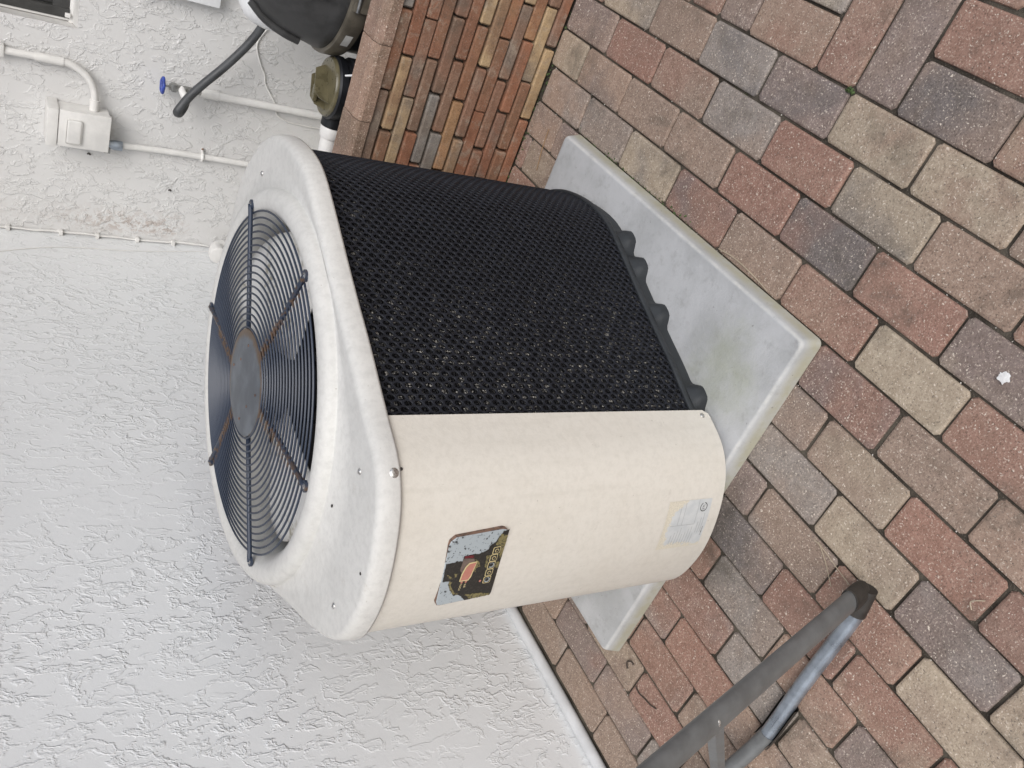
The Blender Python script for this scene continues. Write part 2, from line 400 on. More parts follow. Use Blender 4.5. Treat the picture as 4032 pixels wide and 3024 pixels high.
# ================================================================== the setting
XB, YA = -1.832, 3.32                       # face of the side wall, face of the back wall
g = mesh('ground', [(-60, -60, -.06), (60, -60, -.06), (60, 60, -.06), (-60, 60, -.06)], [(0, 1, 2, 3)], 'ground'); tag(g, kind='structure')
PY = 2.06
patio = mesh('paved_patio', [(-1.83, -1.7, -.007), (1.4, -1.7, -.007), (1.4, 2.2, -.007), (-1.83, 2.2, -.007)], [(0, 1, 2, 3)], 'sand'); tag(patio, kind='structure')
yard = mesh('equipment_floor', [(-1.83, 2.12, -.012), (1.4, 2.12, -.012), (1.4, 3.32, -.012), (-1.83, 3.32, -.012)], [(0, 1, 2, 3)], 'slab'); tag(yard, kind='structure')

def paver_geo(lx, ly, h=.05, ch=.007, bv=.0045):
    def ring(ins, z, c_):
        x, y = lx / 2 - ins, ly / 2 - ins
        return [(-x + c_, -y, z), (x - c_, -y, z), (x, -y + c_, z), (x, y - c_, z), (x - c_, y, z), (-x + c_, y, z), (-x, y - c_, z), (-x, -y + c_, z)]
    V = ring(0, -h, ch) + ring(0, -.005, ch) + ring(.0016, -.0014, ch) + ring(bv + .001, 0, ch)
    F = []
    for i in range(3):
        for k_ in range(8):
            k2 = (k_ + 1) % 8; F.append((i * 8 + k_, i * 8 + k2, (i + 1) * 8 + k2, (i + 1) * 8 + k_))
    F.append(tuple(range(24, 32)))
    return V, F
def in_view(pt, mg=.06):
    q = Vector(pt) - Vector((0, 0, HC)); dz = -(q.dot(cz))
    if dz <= .05: return None
    u = q.dot(cx) / dz * 3273.4 / 4032; v = q.dot(cy) / dz * 3273.4 / 4032
    return dz if abs(u) < .5 + mg and abs(v) < .375 + mg else None
SLAB = (-1.535, -.553, .853, 1.838)
LM, WM, GAP = .2142, .1035, .0052
cells = []   # cx, cy, lx(along x), ly
ROWY = [.886, .795, .8677, .781, .6438, .54, .6494, .563, .6466, .563, .6475, .770, .638, .768, .652, .785]
X0 = -.141
for i, yj in enumerate(ROWY):
    xc = X0 - WM * (i + .5)
    y = yj - LM * 12
    while y + LM < -1.6: y += LM
    while y < 2.09:
        y1 = min(y + LM, 2.085)
        if y1 - y > .03: cells.append((xc, (y + y1) / 2, WM, y1 - y))
        y += LM
# beyond the straight courses the paving changes to a basket weave
bx = 0
while X0 + bx * LM < 1.3:
    for by in range(-13, 7):
        x_ = X0 + bx * LM; y_ = .781 + by * LM
        if y_ > 2.08: continue
        for h_ in (0, 1):
            if (bx + by) % 2 == 0:   # stretchers lie along y
                cells.append((x_ + WM * .5 + h_ * LM / 2, y_ + LM / 2, LM / 2, LM))
            else:
                cells.append((x_ + LM / 2, y_ + LM / 4 + h_ * LM / 2, LM, LM / 2))
    bx += 1
KIND = {}
PV = {0: {-1: SAND, 0: TAN, 1: PURP, 2: GREY, 3: BRN, 4: TAN}, 1: {-1: TANR, 0: TAN, 1: RED, 2: GREY, 3: BRN, 4: RED2, 5: PURP}, 2: {-2: PURP, -1: RED, 0: DK, 1: RED2, 2: BRN, 3: BRN, 4: TANR, 5: TANR},
      3: {-2: RED, -1: TAN, 0: RED, 1: BRN, 2: RED2, 3: TAN, 4: GREY, 5: TANR}, 4: {-2: TANR, -1: BRN, 0: RED2, 5: PURP, 6: BRN}, 5: {-1: RED, 0: BRN, 6: BRN, 7: PURP}, 6: {-2: PURP, -1: TAN, 0: GREY}, 7: {-2: SAND, -1: RED, 0: BRN},
      8: {-2: RED, -1: RED2, 0: DK}, 9: {-1: TANR, 0: GREY}, 10: {-1: GREY, 0: RED2, 1: RED2}, 11: {-1: RED, 0: RED2, 1: BRN}, 12: {-1: BRN, 0: RED, 1: RED2}, 13: {-1: RED2, 0: BRN, 1: PURP}, 14: {0: PURP, 1: PURP, 2: BRN}, 15: {-1: BRN, 0: BRN, 1: BRN}}
for i, row in PV.items():
    for k_, c_ in row.items(): KIND[(round(X0 - WM * (i + .5), 2), round(ROWY[i] + LM * (k_ + .5), 2))] = c_
KIND[(round(X0 + WM * .5, 2), round(.781 + LM / 2, 2))] = DK; KIND[(round(X0 + WM * .5 + LM / 2, 2), round(.781 + LM / 2, 2))] = RED
KIND[(round(X0 + LM / 2, 2), round(.781 + LM * 1.25, 2))] = PURP; KIND[(round(X0 + LM / 2, 2), round(.781 + LM * 1.75, 2))] = RED2; KIND[(round(X0 + WM * .5, 2), round(.781 + LM * 2.5, 2))] = TANR
shared = {}
def paver_mesh(lx, ly):
    key = (round(lx, 3), round(ly, 3))
    if key not in shared:
        V, F = paver_geo(lx - GAP, ly - GAP); me = bpy.data.meshes.new('paver'); me.from_pydata(V, [], F)
        me.materials.append(MAT['paver']); shared[key] = me
    return shared[key]
ranked = []
for c_ in cells:
    inside = SLAB[0] + .11 < c_[0] < SLAB[1] - .11 and SLAB[2] + .11 < c_[1] < SLAB[3] - .11
    if inside or c_[1] - c_[3] / 2 > 2.085: continue
    ds = [in_view((c_[0] + sx_ * c_[2] / 2, c_[1] + sy_ * c_[3] / 2, 0)) for sx_ in (-1, 0, 1) for sy_ in (-1, 0, 1)]
    ds = [d for d in ds if d]
    ranked.append((min(ds) if ds else 99, c_))
ranked.sort(key=lambda t_: t_[0])
restV, restF = [], []
for i, (d, (px, py, lx, ly)) in enumerate(ranked):
    jz = random.uniform(-.0022, .0018)
    if d < 90 and i < 300:
        o = bpy.data.objects.new('paver', paver_mesh(lx, ly)); C.objects.link(o); o.parent = patio
        col_ = KIND.get((round(px, 2), round(py, 2))) or random.choice([RED, BRN, RED2, TANR, BRN, PURP, RED, TAN, GREY]); kv = random.uniform(.94, 1.06)
        col_ = [c0_ * .72 + b0_ * .28 for c0_, b0_ in zip(col_, BRN)]
        o.color = (col_[0] * kv, col_[1] * kv, col_[2] * kv, 1)
        o.location = (px + random.uniform(-.0008, .0008), py + random.uniform(-.0012, .0012), jz)
        o.rotation_euler = (R(random.uniform(-.45, .45)), R(random.uniform(-.45, .45)), R(random.uniform(-.35, .35)))
    else:
        V, F = paver_geo(lx - GAP, ly - GAP); b0 = len(restV)
        restV += [(v[0] + px, v[1] + py, v[2] + jz) for v in V]; restF += [tuple(k_ + b0 for k_ in f) for f in F]
o = mesh('outer_paver', restV, restF, 'paver', patio, smooth=False); o['kind'] = 'stuff'; o.color = (*BRN, 1)

# ---------------------------------------------------------------- house walls
def wall_part(name, V, F, mat, label):
    o = mesh(name, V, F, mat, smooth=False); return tag(o, label, 'wall')
H = 2.9
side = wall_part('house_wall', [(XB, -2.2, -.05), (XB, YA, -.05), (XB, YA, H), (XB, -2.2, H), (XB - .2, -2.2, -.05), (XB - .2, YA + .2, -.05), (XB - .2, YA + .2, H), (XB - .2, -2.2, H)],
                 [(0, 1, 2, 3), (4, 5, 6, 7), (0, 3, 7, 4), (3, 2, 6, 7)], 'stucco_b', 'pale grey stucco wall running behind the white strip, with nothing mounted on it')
# back wall has a window opening: x from WX0 to WX1, z from WZ0 to WZ1
WX0, WX1, WZ0, WZ1, WD = -1.022, .25, 1.066, 2.1, .09
xs = [XB, WX0, WX1, 2.6]; zs = [-.05, WZ0, WZ1, H]
V, F = [], []
for yy in (YA, YA + .2):
    for z_ in zs:
        for x_ in xs: V.append((x_, yy, z_))
for j in range(3):
    for i in range(3):
        if i == 1 and j == 1: continue
        a_ = j * 4 + i; F.append((a_, a_ + 1, a_ + 5, a_ + 4))
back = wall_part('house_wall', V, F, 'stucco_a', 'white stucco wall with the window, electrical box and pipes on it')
# reveal, sill, frame, glass
win = empty('window', (WX0, YA, WZ0), 'dark window set in the white stucco wall, its sill corner showing', 'window')
rv = mesh('reveal', [(WX0, YA + .001, WZ0), (WX0, YA + WD, WZ0 + .03), (WX0, YA + WD, WZ1), (WX0, YA + .001, WZ1), (WX1, YA + .001, WZ0), (WX1, YA + WD, WZ0 + .03), (WX1, YA + WD, WZ1), (WX1, YA + .001, WZ1)],
          [(0, 1, 2, 3), (4, 7, 6, 5), (3, 2, 6, 7)], 'sill', smooth=False); child(rv, win)
sillo = mesh('sill', [(WX0, YA + .001, WZ0), (WX1, YA + .001, WZ0), (WX1, YA + .045, WZ0 + .012), (WX0, YA + .045, WZ0 + .012), (WX0, YA + .052, WZ0 + .022), (WX1, YA + .052, WZ0 + .022), (WX1, YA + WD, WZ0 + .034), (WX0, YA + WD, WZ0 + .034)],
             [(0, 1, 2, 3), (3, 2, 5, 4), (4, 5, 6, 7)], 'sill', smooth=False); child(sillo, win)
box('bottom_rail', (WX0 + .03, YA + .05, WZ0 + .025), (WX1, YA + .085, WZ0 + .075), 'frame', win, .003)
box('side_rail', (WX0 + .012, YA + .048, WZ0 + .022), (WX0 + .045, YA + .083, WZ1), 'frame', win, .003)
box('bead', (WX0 + .003, YA + .052, WZ0 + .022), (WX0 + .0115, YA + .08, WZ1), 'painted', win, .002)
box('pane', (WX0 + .045, YA + .066, WZ0 + .075), (WX1, YA + .072, WZ1), 'glass', win, 0)
box('latch', (WX0 + .018, YA + .035, WZ0 + .020), (WX0 + .032, YA + .047, WZ0 + .037), 'painted', win, .002)

# assumed overhang, added out of the frame to shade the walls and the lid
ev = empty('shade_eave', (XB, YA, 2.45), 'assumed white overhang, unseen, added above the stucco walls to shade them', 'roof')
box('shade_soffit', (XB - .2, YA - .40, 2.46), (2.6, YA + .2, 2.50), 'painted', ev, 0)
box('shade_soffit', (XB - .2, -2.2, 2.455), (XB + .40, YA - .405, 2.495), 'painted', ev, 0)
box('shade_fascia', (XB + .401, -2.2, 2.43), (XB + .425, YA - .426, 2.60), 'painted', ev, .002)
box('shade_fascia', (XB + .426, YA - .425, 2.43), (2.6, YA - .401, 2.60), 'painted', ev, .002)

# base strip along the side wall
P = [(XB + .014 + .0012 * math.sin(y_ * 9), y_, .010) for y_ in [(-1.6 + .12 * k_) for k_ in range(41)]]
tag(tube('base_strip', P, .0165, 'trim', seg=14), 'pale grey plastic strip along the foot of the side wall', 'trim strip')

# ---------------------------------------------------------------- low brick wall
kw = empty('brick_wall', (-.8, 2.135, 0), 'low wall of thin stacked rust and tan bricks with capstones', 'brick wall')
core = box('mortar_core', (-1.80, 2.103, -.02), (.95, 2.165, .485), 'sand', kw, 0)
def slab_piece(lx, ly, lz, ch):
    bm = bmesh.new(); bmesh.ops.create_cube(bm, size=1)
    for v in bm.verts: v.co = Vector((v.co.x * lx, v.co.y * ly, v.co.z * lz))
    es = [e for e in bm.edges]
    bmesh.ops.bevel(bm, geom=es, offset=ch, segments=1, affect='EDGES')
    me = bpy.data.meshes.new('brick'); bm.to_mesh(me); bm.free(); me.materials.append(MAT['brick']); return me
BR = [slab_piece(.2065 - .003 * k_, .098, .0340 - .0012 * k_, .0032 + .0007 * k_) for k_ in range(3)]
CH = .0377
for j in range(13):
    z_ = .0175 + j * CH
    x_ = (-.41 if j % 2 == 0 else -.515) + .2105 * 6 + random.uniform(-.012, .012)
    while x_ > -1.7:
        o = bpy.data.objects.new('brick', random.choice(BR)); C.objects.link(o)
        o.location = (x_ - .105, 2.131 + random.uniform(-.006, .004), z_ + random.uniform(-.0008, .0008))
        o.rotation_euler = (R(random.uniform(-.8, .8)), R(random.uniform(-.35, .35)), R(random.uniform(-.5, .5)))
        child(o, kw)
        x_ -= .2105 + random.uniform(-.002, .002)
# capstones: flat paver with a chamfered front edge
def cap_mesh(L):
    prof = [(-.052, -.022), (-.054, .006), (-.050, .013), (-.030, .0215), (.044, .0225), (.048, .018), (.048, -.022)]
    V, F = [], []; n_ = len(prof)
    for x_, ins in ((-L / 2, .003), (-L / 2 + .004, 0), (L / 2 - .004, 0), (L / 2, .003)):
        for (y_, z_) in prof:
            V.append((x_, y_ * (1 - ins * 6), z_ * (1 - ins * 10)))
    for i in range(3):
        for k_ in range(n_):
            k2 = (k_ + 1) % n_; F.append((i * n_ + k_, i * n_ + k2, (i + 1) * n_ + k2, (i + 1) * n_ + k_))
    F.append(tuple(range(n_))); F.append(tuple(range(3 * n_, 4 * n_)))
    me = bpy.data.meshes.new('capstone'); me.from_pydata(V, [], F)
    bm = bmesh.new(); bm.from_mesh(me); bmesh.ops.recalc_face_normals(bm, faces=bm.faces); bm.to_mesh(me); bm.free()
    me.materials.append(MAT['cap']); return me
CM = cap_mesh(.2035)
for k_ in range(-6, 7):
    o = bpy.data.objects.new('capstone', CM); C.objects.link(o)
    o.location = (-.6155 + k_ * .2055, 2.122 + random.uniform(-.002, .002), .511); o.rotation_euler = (R(random.uniform(-.5, .5)), 0, R(random.uniform(-.6, .6)))
    child(o, kw)

# ---------------------------------------------------------------- concrete pad
def rounded_rect(x0, x1, y0, y1, r_, n_=5):
    P = []
    for (cx_, cy_, a0) in ((x1 - r_, y0 + r_, -90), (x1 - r_, y1 - r_, 0), (x0 + r_, y1 - r_, 90), (x0 + r_, y0 + r_, 180)):
        for k_ in range(n_ + 1):
            a_ = R(a0 + 90 * k_ / n_); P.append((cx_ + r_ * math.cos(a_), cy_ + r_ * math.sin(a_)))
    return P
def loft(rings, mat, name, cap_top=True, cap_bot=True, smooth=True):
    V, F = [], []; n_ = len(rings[0])
    for r_ in rings: V += r_
    for i in range(len(rings) - 1):
        for k_ in range(n_):
            k2 = (k_ + 1) % n_; F.append((i * n_ + k_, i * n_ + k2, (i + 1) * n_ + k2, (i + 1) * n_ + k_))
    if cap_bot: F.append(tuple(range(n_))[::-1])
    if cap_top: F.append(tuple(range((len(rings) - 1) * n_, len(rings) * n_)))
    return mesh(name, V, F, mat, smooth=smooth)
rings = []
for ins, z_, r_ in ((0, .001, .014), (.0035, .020, .015), (.0065, .037, .016), (.0085, .0425, .016), (.0115, .0453, .015), (.0155, .0460, .012)):
    rings.append([(x_, y_, z_) for x_, y_ in rounded_rect(SLAB[0] + ins, SLAB[1] - ins, SLAB[2] + ins, SLAB[3] - ins, r_)])
pad = loft(rings, 'slab', 'equipment_pad'); sharp(pad, 50); tag(pad, 'square grey concrete pad with green algae under the pool heater', 'concrete pad')

# ================================================================== pool heat pump
OUT = [(-1.186, .805), (-1.139, .788), (-1.065, .781), (-.989, .793), (-.913, .821), (-.866, .856), (-.839, .894), (-.818, .952), (-.792, 1.02), (-.766, 1.085), (-.732, 1.184), (-.701, 1.268), (-.667, 1.356),
       (-.634, 1.449), (-.623, 1.514), (-.629, 1.60), (-.651, 1.685), (-.688, 1.748), (-.748, 1.803), (-.79, 1.831), (-.831, 1.849), (-.89, 1.862), (-.95, 1.868), (-1.05, 1.868), (-1.2, 1.85), (-1.33, 1.81), (-1.44, 1.745),
       (-1.51, 1.66), (-1.55, 1.56), (-1.555, 1.46), (-1.535, 1.36), (-1.49, 1.25), (-1.426, 1.136), (-1.349, 1.016), (-1.284, .91), (-1.235, .845)]
def dense(P, n_=12):
    out = []; N = len(P); P = [Vector(q) for q in P]
    for i in range(N):
        p0, p1, p2, p3 = P[i - 1], P[i], P[(i + 1) % N], P[(i + 2) % N]
        for k_ in range(n_):
            t_ = k_ / n_; out.append(.5 * (2 * p1 + (p2 - p0) * t_ + (2 * p0 - 5 * p1 + 4 * p2 - p3) * t_ * t_ + (3 * p1 - p0 - 3 * p2 + p3) * t_ ** 3))
    return out
DO = dense(OUT)
# relax small kinks
for _ in range(14): DO = [(DO[i - 1] + DO[i] * 2 + DO[(i + 1) % len(DO)]) / 4 for i in range(len(DO))]
ND = len(DO)
NRM = []
for i in range(ND):
    d = (DO[(i + 1) % ND] - DO[i - 1]).normalized(); NRM.append(Vector((d.y, -d.x)))
ARC = [0.]
for i in range(ND): ARC.append(ARC[-1] + (DO[(i + 1) % ND] - DO[i]).length)
LT = ARC[-1]
import bisect
def at(s_, off=0., z_=0.):
    s_ %= LT; i = min(bisect.bisect_right(ARC, s_) - 1, ND - 1); t_ = (s_ - ARC[i]) / (ARC[i + 1] - ARC[i]); j = (i + 1) % ND
    q = DO[i].lerp(DO[j], t_) + NRM[i].lerp(NRM[j], t_).normalized() * off
    return Vector((q.x, q.y, z_))
def s_of(x_, y_): return min((((DO[i] - Vector((x_, y_))).length, ARC[i]) for i in range(ND)))[1]
def oring(off, z_): return [(DO[i].x + NRM[i].x * off, DO[i].y + NRM[i].y * off, z_) for i in range(ND)]
FC = Vector((-1.11, 1.417))
ANG = [math.atan2(DO[i].y - FC.y, DO[i].x - FC.x) for i in range(ND)]
def cring(r_, z_): return [(FC.x + r_ * math.cos(a_), FC.y + r_ * math.sin(a_), z_) for a_ in ANG]
hp = empty('pool_heat_pump', (-1.08, 1.35, .05), 'pool heat pump with white lid, round fan grille, black mesh sides and cream panel', 'heat pump')
# lid: skirt, rounded shoulder, flat top, rolled ring, fan throat
rr = [oring(.001, .838), oring(.002, .824), oring(.0068, .8235), oring(.0075, .828), oring(.0058, .843), oring(.0035, .853), oring(-.001, .8595), oring(-.006, .8622), oring(-.011, .8630)]
crease = cring(.4245, .8608)
mid_ = [tuple(Vector(rr[-1][i]).lerp(Vector(crease[i]), .5)) for i in range(ND)]
mid_ = [(x_, y_, .8618) for x_, y_, z_ in mid_]
rr += [mid_, crease, cring(.4235, .8632), cring(.4225, .8690), cring(.4195, .8755), cring(.4135, .8815), cring(.405, .8848), cring(.396, .8858), cring(.3865, .8842), cring(.377, .8795), cring(.3685, .8725), cring(.3610, .863), cring(.3570, .852), cring(.3555, .80), cring(.358, .74)]
lid = loft(rr, 'lid', 'lid', False, False); child(lid, hp); lid['label'] = 'white domed lid with raised ring and rounded skirt'
# screws and small holes on the lid
def screw(x_, y_, z_, nrm, r_=.0062, parent=None):
    return lathe('screw', [(r_, -.002), (r_, .0006), (r_ * .8, .0018), (r_ * .4, .0027), (0.00005, .003)], (x_, y_, z_), 'steel', parent or lid, 14, nrm)
for x_, y_ in ((-.749, 1.708), (-.897, .918), (-1.157, .853)): screw(x_, y_, .8632, Vector((0, 0, 1)), .0055)
for x_, y_ in ((-1.025, .811), (-1.027, .969)):
    lathe('drill_hole', [(.0028, -.001), (.0028, .0007), (.00005, .0007)], (x_, y_, .863), 'speck', lid, 10)
ss = s_of(-.855, .868); q = at(ss, .0062, .8345); nn = at(ss, 1., 0) - at(ss, 0., 0); screw(q.x, q.y, q.z, nn, .0085)
q = at(ss + .006, .0015, .8195); lathe('drill_hole', [(.003, -.001), (.003, .0007), (.00005, .0007)], q, 'speck', hp, 10, nn)

# front panel: thin sheet bent round the corner
S0 = s_of(-1.49, 1.25) - LT; S1 = s_of(-.8135, .9655)
def strip(name, s0, s1, z0, z1, off, th, mat, ns=90, nz=4, rc=0.):
    V, F = [], []
    for i in range(ns + 1):
        s_ = s0 + (s1 - s0) * i / ns
        zb = z0
        if rc and s1 - s_ < rc: zb = z0 + rc - math.sqrt(max(0, rc * rc - (rc - (s1 - s_)) ** 2))
        for j in range(nz + 1):
            z_ = zb + (z1 - zb) * j / nz
            V.append(at(s_, off, z_))
        for j in range(nz + 1):
            z_ = zb + (z1 - zb) * j / nz
            V.append(at(s_, off - th, z_))
    m_ = 2 * (nz + 1)
    for i in range(ns):
        a_, b_ = i * m_, (i + 1) * m_
        for j in range(nz):
            F.append((a_ + j, b_ + j, b_ + j + 1, a_ + j + 1)); F.append((a_ + nz + 1 + j, a_ + nz + 2 + j, b_ + nz + 2 + j, b_ + nz + 1 + j))
        F.append((a_, a_ + nz + 1, b_ + nz + 1, b_)); F.append((a_ + nz, b_ + nz, b_ + m_ - 1, a_ + m_ - 1))
    for a_ in (0, ns * m_):
        for j in range(nz): F.append((a_ + j, a_ + j + 1, a_ + nz + 2 + j, a_ + nz + 1 + j))
    o = mesh(name, V, F, mat); sharp(o, 40); return o
fp = strip('front_panel', S0, S1, .060, .836, -.0015, .005, 'cream', 110, 4, .016); child(fp, hp); fp['label'] = 'cream plastic front panel wrapped round the corner'
q = at(S1 - .014, -.0012, .083); nn = at(S1 - .014, 1., 0) - at(S1 - .014, 0., 0); screw(q.x, q.y, q.z, nn, .0058, fp)

# coil behind the guard, then the moulded net guard itself
SG1 = s_of(-1.33, 1.81)
coil = strip('coil', S1 - .03, SG1, .075, .836, -.0205, .02, 'coil', 120, 3); child(coil, hp)
PS, PZ = .0121, .0200
V, F = [], []
ncol = int((SG1 - S1 + .012) / PS); nrow = int((.836 - .098) / PZ)
NS = 10
def gpt(s_, z_, off): return at(s_, off, z_)
for ci in range(ncol):
    s_ = S1 - .006 + ci * PS
    for ri in range(nrow + 1):
        z_ = .098 + ri * PZ + (PZ / 2 if ci % 2 else 0)
        if z_ > .84: continue
        hexs = [(-PS * 1.0 / 1.5 * 1.0, 0)]
        # hexagon of the staggered lattice (flat sides up and down the column)
        hx = [(PS * .667, 0), (PS * .333, PZ / 2), (-PS * .333, PZ / 2), (-PS * .667, 0), (-PS * .333, -PZ / 2), (PS * .333, -PZ / 2)]
        outer = []
        for a_ in range(6):
            p_, q_ = hx[a_], hx[(a_ + 1) % 6]
            outer.append(p_); outer.append(((p_[0] + q_[0]) / 2, (p_[1] + q_[1]) / 2))
        b0 = len(V); mm = len(outer)
        for (u, v_) in outer: V.append(gpt(s_ + u, z_ + v_, -.0145))
        inner = []
        for (u, v_) in outer:
            th = math.atan2(v_ / .0078, u / .0056); inner.append((.0056 * math.cos(th), .0078 * math.sin(th)))
        for (u, v_) in inner: V.append(gpt(s_ + u * 1.07, z_ + v_ * 1.07, -.0137))
        for (u, v_) in inner: V.append(gpt(s_ + u, z_ + v_, -.0165))
        for a_ in range(mm):
            a2 = (a_ + 1) % mm
            F.append((b0 + a_, b0 + a2, b0 + mm + a2, b0 + mm + a_)); F.append((b0 + mm + a_, b0 + mm + a2, b0 + 2 * mm + a2, b0 + 2 * mm + a_))
me = bpy.data.meshes.new('mesh_guard'); me.from_pydata([tuple(v) for v in V], [], F)
for p_ in me.polygons: p_.use_smooth = True
me.materials.append(MAT['net']); ng = bpy.data.objects.new('mesh_guard', me); C.objects.link(ng); child(ng, hp); ng['label'] = 'black plastic net guard with oval holes over the coil'

# base pan with its lobed lip
lob = [s_of(-.660, 1.425), s_of(-.69, 1.345), s_of(-.735, 1.215), s_of(-.805, 1.005), s_of(-.70, 1.78), s_of(-.95, 1.87), s_of(-1.2, 1.85)]
def lobe(s_, k_):
    return sum(k_ * math.exp(-((((s_ - l_ + LT / 2) % LT) - LT / 2) / .028) ** 4) for l_ in lob)
def pring(off, z_, k_=0.): return [(DO[i].x + NRM[i].x * (off + lobe(ARC[i], k_)), DO[i].y + NRM[i].y * (off + lobe(ARC[i], k_)), z_) for i in range(ND)]
pan = loft([pring(-.022, .0463, .026), pring(-.0205, .060, .024), pring(-.020, .068, .018), pring(-.019, .076, .010), pring(-.0185, .0825, .005), pring(-.016, .086), pring(-.0085, .0875), pring(-.0075, .094), pring(-.0085, .1015), pring(-.012, .1025), pring(-.020, .098)], 'pan', 'base_pan', True, False)
child(pan, hp)
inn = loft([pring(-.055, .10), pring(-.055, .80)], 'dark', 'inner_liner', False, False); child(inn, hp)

# ---- fan grille
GC = Vector((-1.104, 1.422))
gr = empty('fan_grille', (GC.x, GC.y, .885), None, None); child(gr, hp)
del_keys = [k_ for k_ in ('label', 'category') if k_ in gr.keys()]
for k_ in del_keys: del gr[k_]
NRING = 18
def gz(r_): return .9000 - .0165 * (r_ / .366) ** 2
for k_ in range(NRING):
    r_ = .1195 + (.3660 - .1195) * k_ / (NRING - 1)
    P = [(GC.x + r_ * math.cos(2 * math.pi * a_ / 96), GC.y + r_ * math.sin(2 * math.pi * a_ / 96), gz(r_)) for a_ in range(96)]
    tube('ring', P, .0022, 'grille', gr, 6, True)
A0 = 38.5
for k_ in range(6):
    a_ = R(A0 + 60 * k_); d = Vector((math.cos(a_), math.sin(a_), 0))
    P = [Vector((GC.x, GC.y, 0)) + d * r_ + Vector((0, 0, .8935 - .0055 * r_ / .377)) for r_ in (.09, .2, .3, .362)]
    P += [Vector((GC.x, GC.y, .8885)) + d * .377, Vector((GC.x, GC.y, .8885)) + d * .385]
    V, F = tube_geo(P, .0052, 8)
    o = mesh('spoke', V, F, 'grille'); child(o, gr)
    q = Vector((GC.x, GC.y, .8860)) + d * .384
    lathe('foot', [(.0115, -.002), (.0115, .003), (.00005, .003)], q, 'grille', gr, 16)
    lathe('screw', [(.0058, 0), (.0055, .0025), (.003, .0042), (.00005, .0046)], (q.x, q.y, q.z + .001), 'steel', gr, 12)
lathe('hub_plate', [(.1155, -.004), (.1165, -.001), (.1155, .0012), (.100, .0026), (.06, .0036), (.00005, .004)], (GC.x, GC.y, .8985), 'hub', gr, 64)
for a_ in (15, 100, 195, 290, 60, 240):
    rr_ = .085 if a_ not in (60, 240) else .055
    lathe('rivet', [(.0032, -.001), (.003, .0018), (.00005, .002)], (GC.x + rr_ * math.cos(R(a_)), GC.y + rr_ * math.sin(R(a_)), .9012), 'edge', gr, 8)

# ---- fan under the grille
fan = empty('fan', (FC.x, FC.y, .80), None, None); child(fan, hp)
for k_ in ('label', 'category'):
    if k_ in fan.keys(): del fan[k_]
for a0 in (38, 222):
    V, F = [], []; nr, na = 10, 10
    for i in range(nr + 1):
        r_ = .075 + .262 * i / nr
        for j in range(na + 1):
            tt = j / na - .5
            spread = R(98) * (1.0 - .12 * i / nr)
            a_ = R(a0) + tt * spread + R(10) * (i / nr)
            z_ = .822 + tt * r_ * .17 + .008 * (1 - 4 * tt * tt)
            V.append((FC.x + r_ * math.cos(a_), FC.y + r_ * math.sin(a_), z_))
    n1_ = (nr + 1) * (na + 1)
    V += [(x_, y_, z_ - .0025) for x_, y_, z_ in V]
    for i in range(nr):
        for j in range(na):
            a_ = i * (na + 1) + j; b_ = a_ + na + 1
            F.append((a_, a_ + 1, b_ + 1, b_)); F.append((n1_ + a_, n1_ + b_, n1_ + b_ + 1, n1_ + a_ + 1))
    for i in range(nr):
        for j in (0, na):
            a_ = i * (na + 1) + j; F.append((a_, a_ + na + 1, n1_ + a_ + na + 1, n1_ + a_))
    for j in range(na):
        for i in (0, nr):
            a_ = i * (na + 1) + j; F.append((a_, a_ + 1, n1_ + a_ + 1, n1_ + a_))
    o = mesh('blade', V, F, 'blade'); child(o, fan)
lathe('hub', [(.085, -.03), (.088, .0), (.08, .018), (.00005, .02)], (FC.x, FC.y, .80), 'black', fan, 32)
lathe('motor', [(.08, -.25), (.085, -.24), (.085, -.04), (.06, -.03)], (FC.x, FC.y, .80), 'dark', fan, 32)
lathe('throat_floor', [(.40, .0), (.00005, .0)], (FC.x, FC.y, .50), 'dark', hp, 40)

# ---- control plate
TR_, BR_, BL_, TL_ = Vector((-.951, .805, .724)), Vector((-.942, .808, .608)), Vector((-1.090, .781, .603)), Vector((-1.097, .782, .715))
U_ = ((TR_ - TL_) + (BR_ - BL_)).normalized(); U_.z = 0; U_.normalize(); Vv = Vector((0, 0, 1)); Nn = Vector((U_.y, -U_.x, 0))
CP = empty('control_panel', tuple((TR_ + BL_) / 2), None, None); child(CP, hp)
for k_ in ('label', 'category'):
    if k_ in CP.keys(): del CP[k_]
CP['label'] = 'peeling black control panel with tinted display and five buttons'
W0 = Nn * .0078
def PQ(u, v_, off=0.):   # bilinear over the measured corners: u left to right, v bottom to top
    q_ = (BL_ * (1 - u) + BR_ * u) * (1 - v_) + (TL_ * (1 - u) + TR_ * u) * v_
    base = TL_ + U_ * ((q_ - TL_).dot(U_)); base.z = q_.z
    return base + W0 + Nn * off
cTR, cBR, cBL, cTL = Vector((570, 290)), Vector((1665, 95)), Vector((1320, 1330)), Vector((262, 1550))
def px2uv(x_, y_):
    u, v_ = .5, .5; tgt = Vector((x_, y_))
    for _ in range(12):
        e_ = (cBL * (1 - u) + cBR * u) * (1 - v_) + (cTL * (1 - u) + cTR * u) * v_ - tgt
        du = (cBR - cBL) * (1 - v_) + (cTR - cTL) * v_; dv = (cTL * (1 - u) + cTR * u) - (cBL * (1 - u) + cBR * u)
        det = du.x * dv.y - du.y * dv.x
        u -= (e_.x * dv.y - e_.y * dv.x) / det; v_ -= (du.x * e_.y - du.y * e_.x) / det
    return u, v_
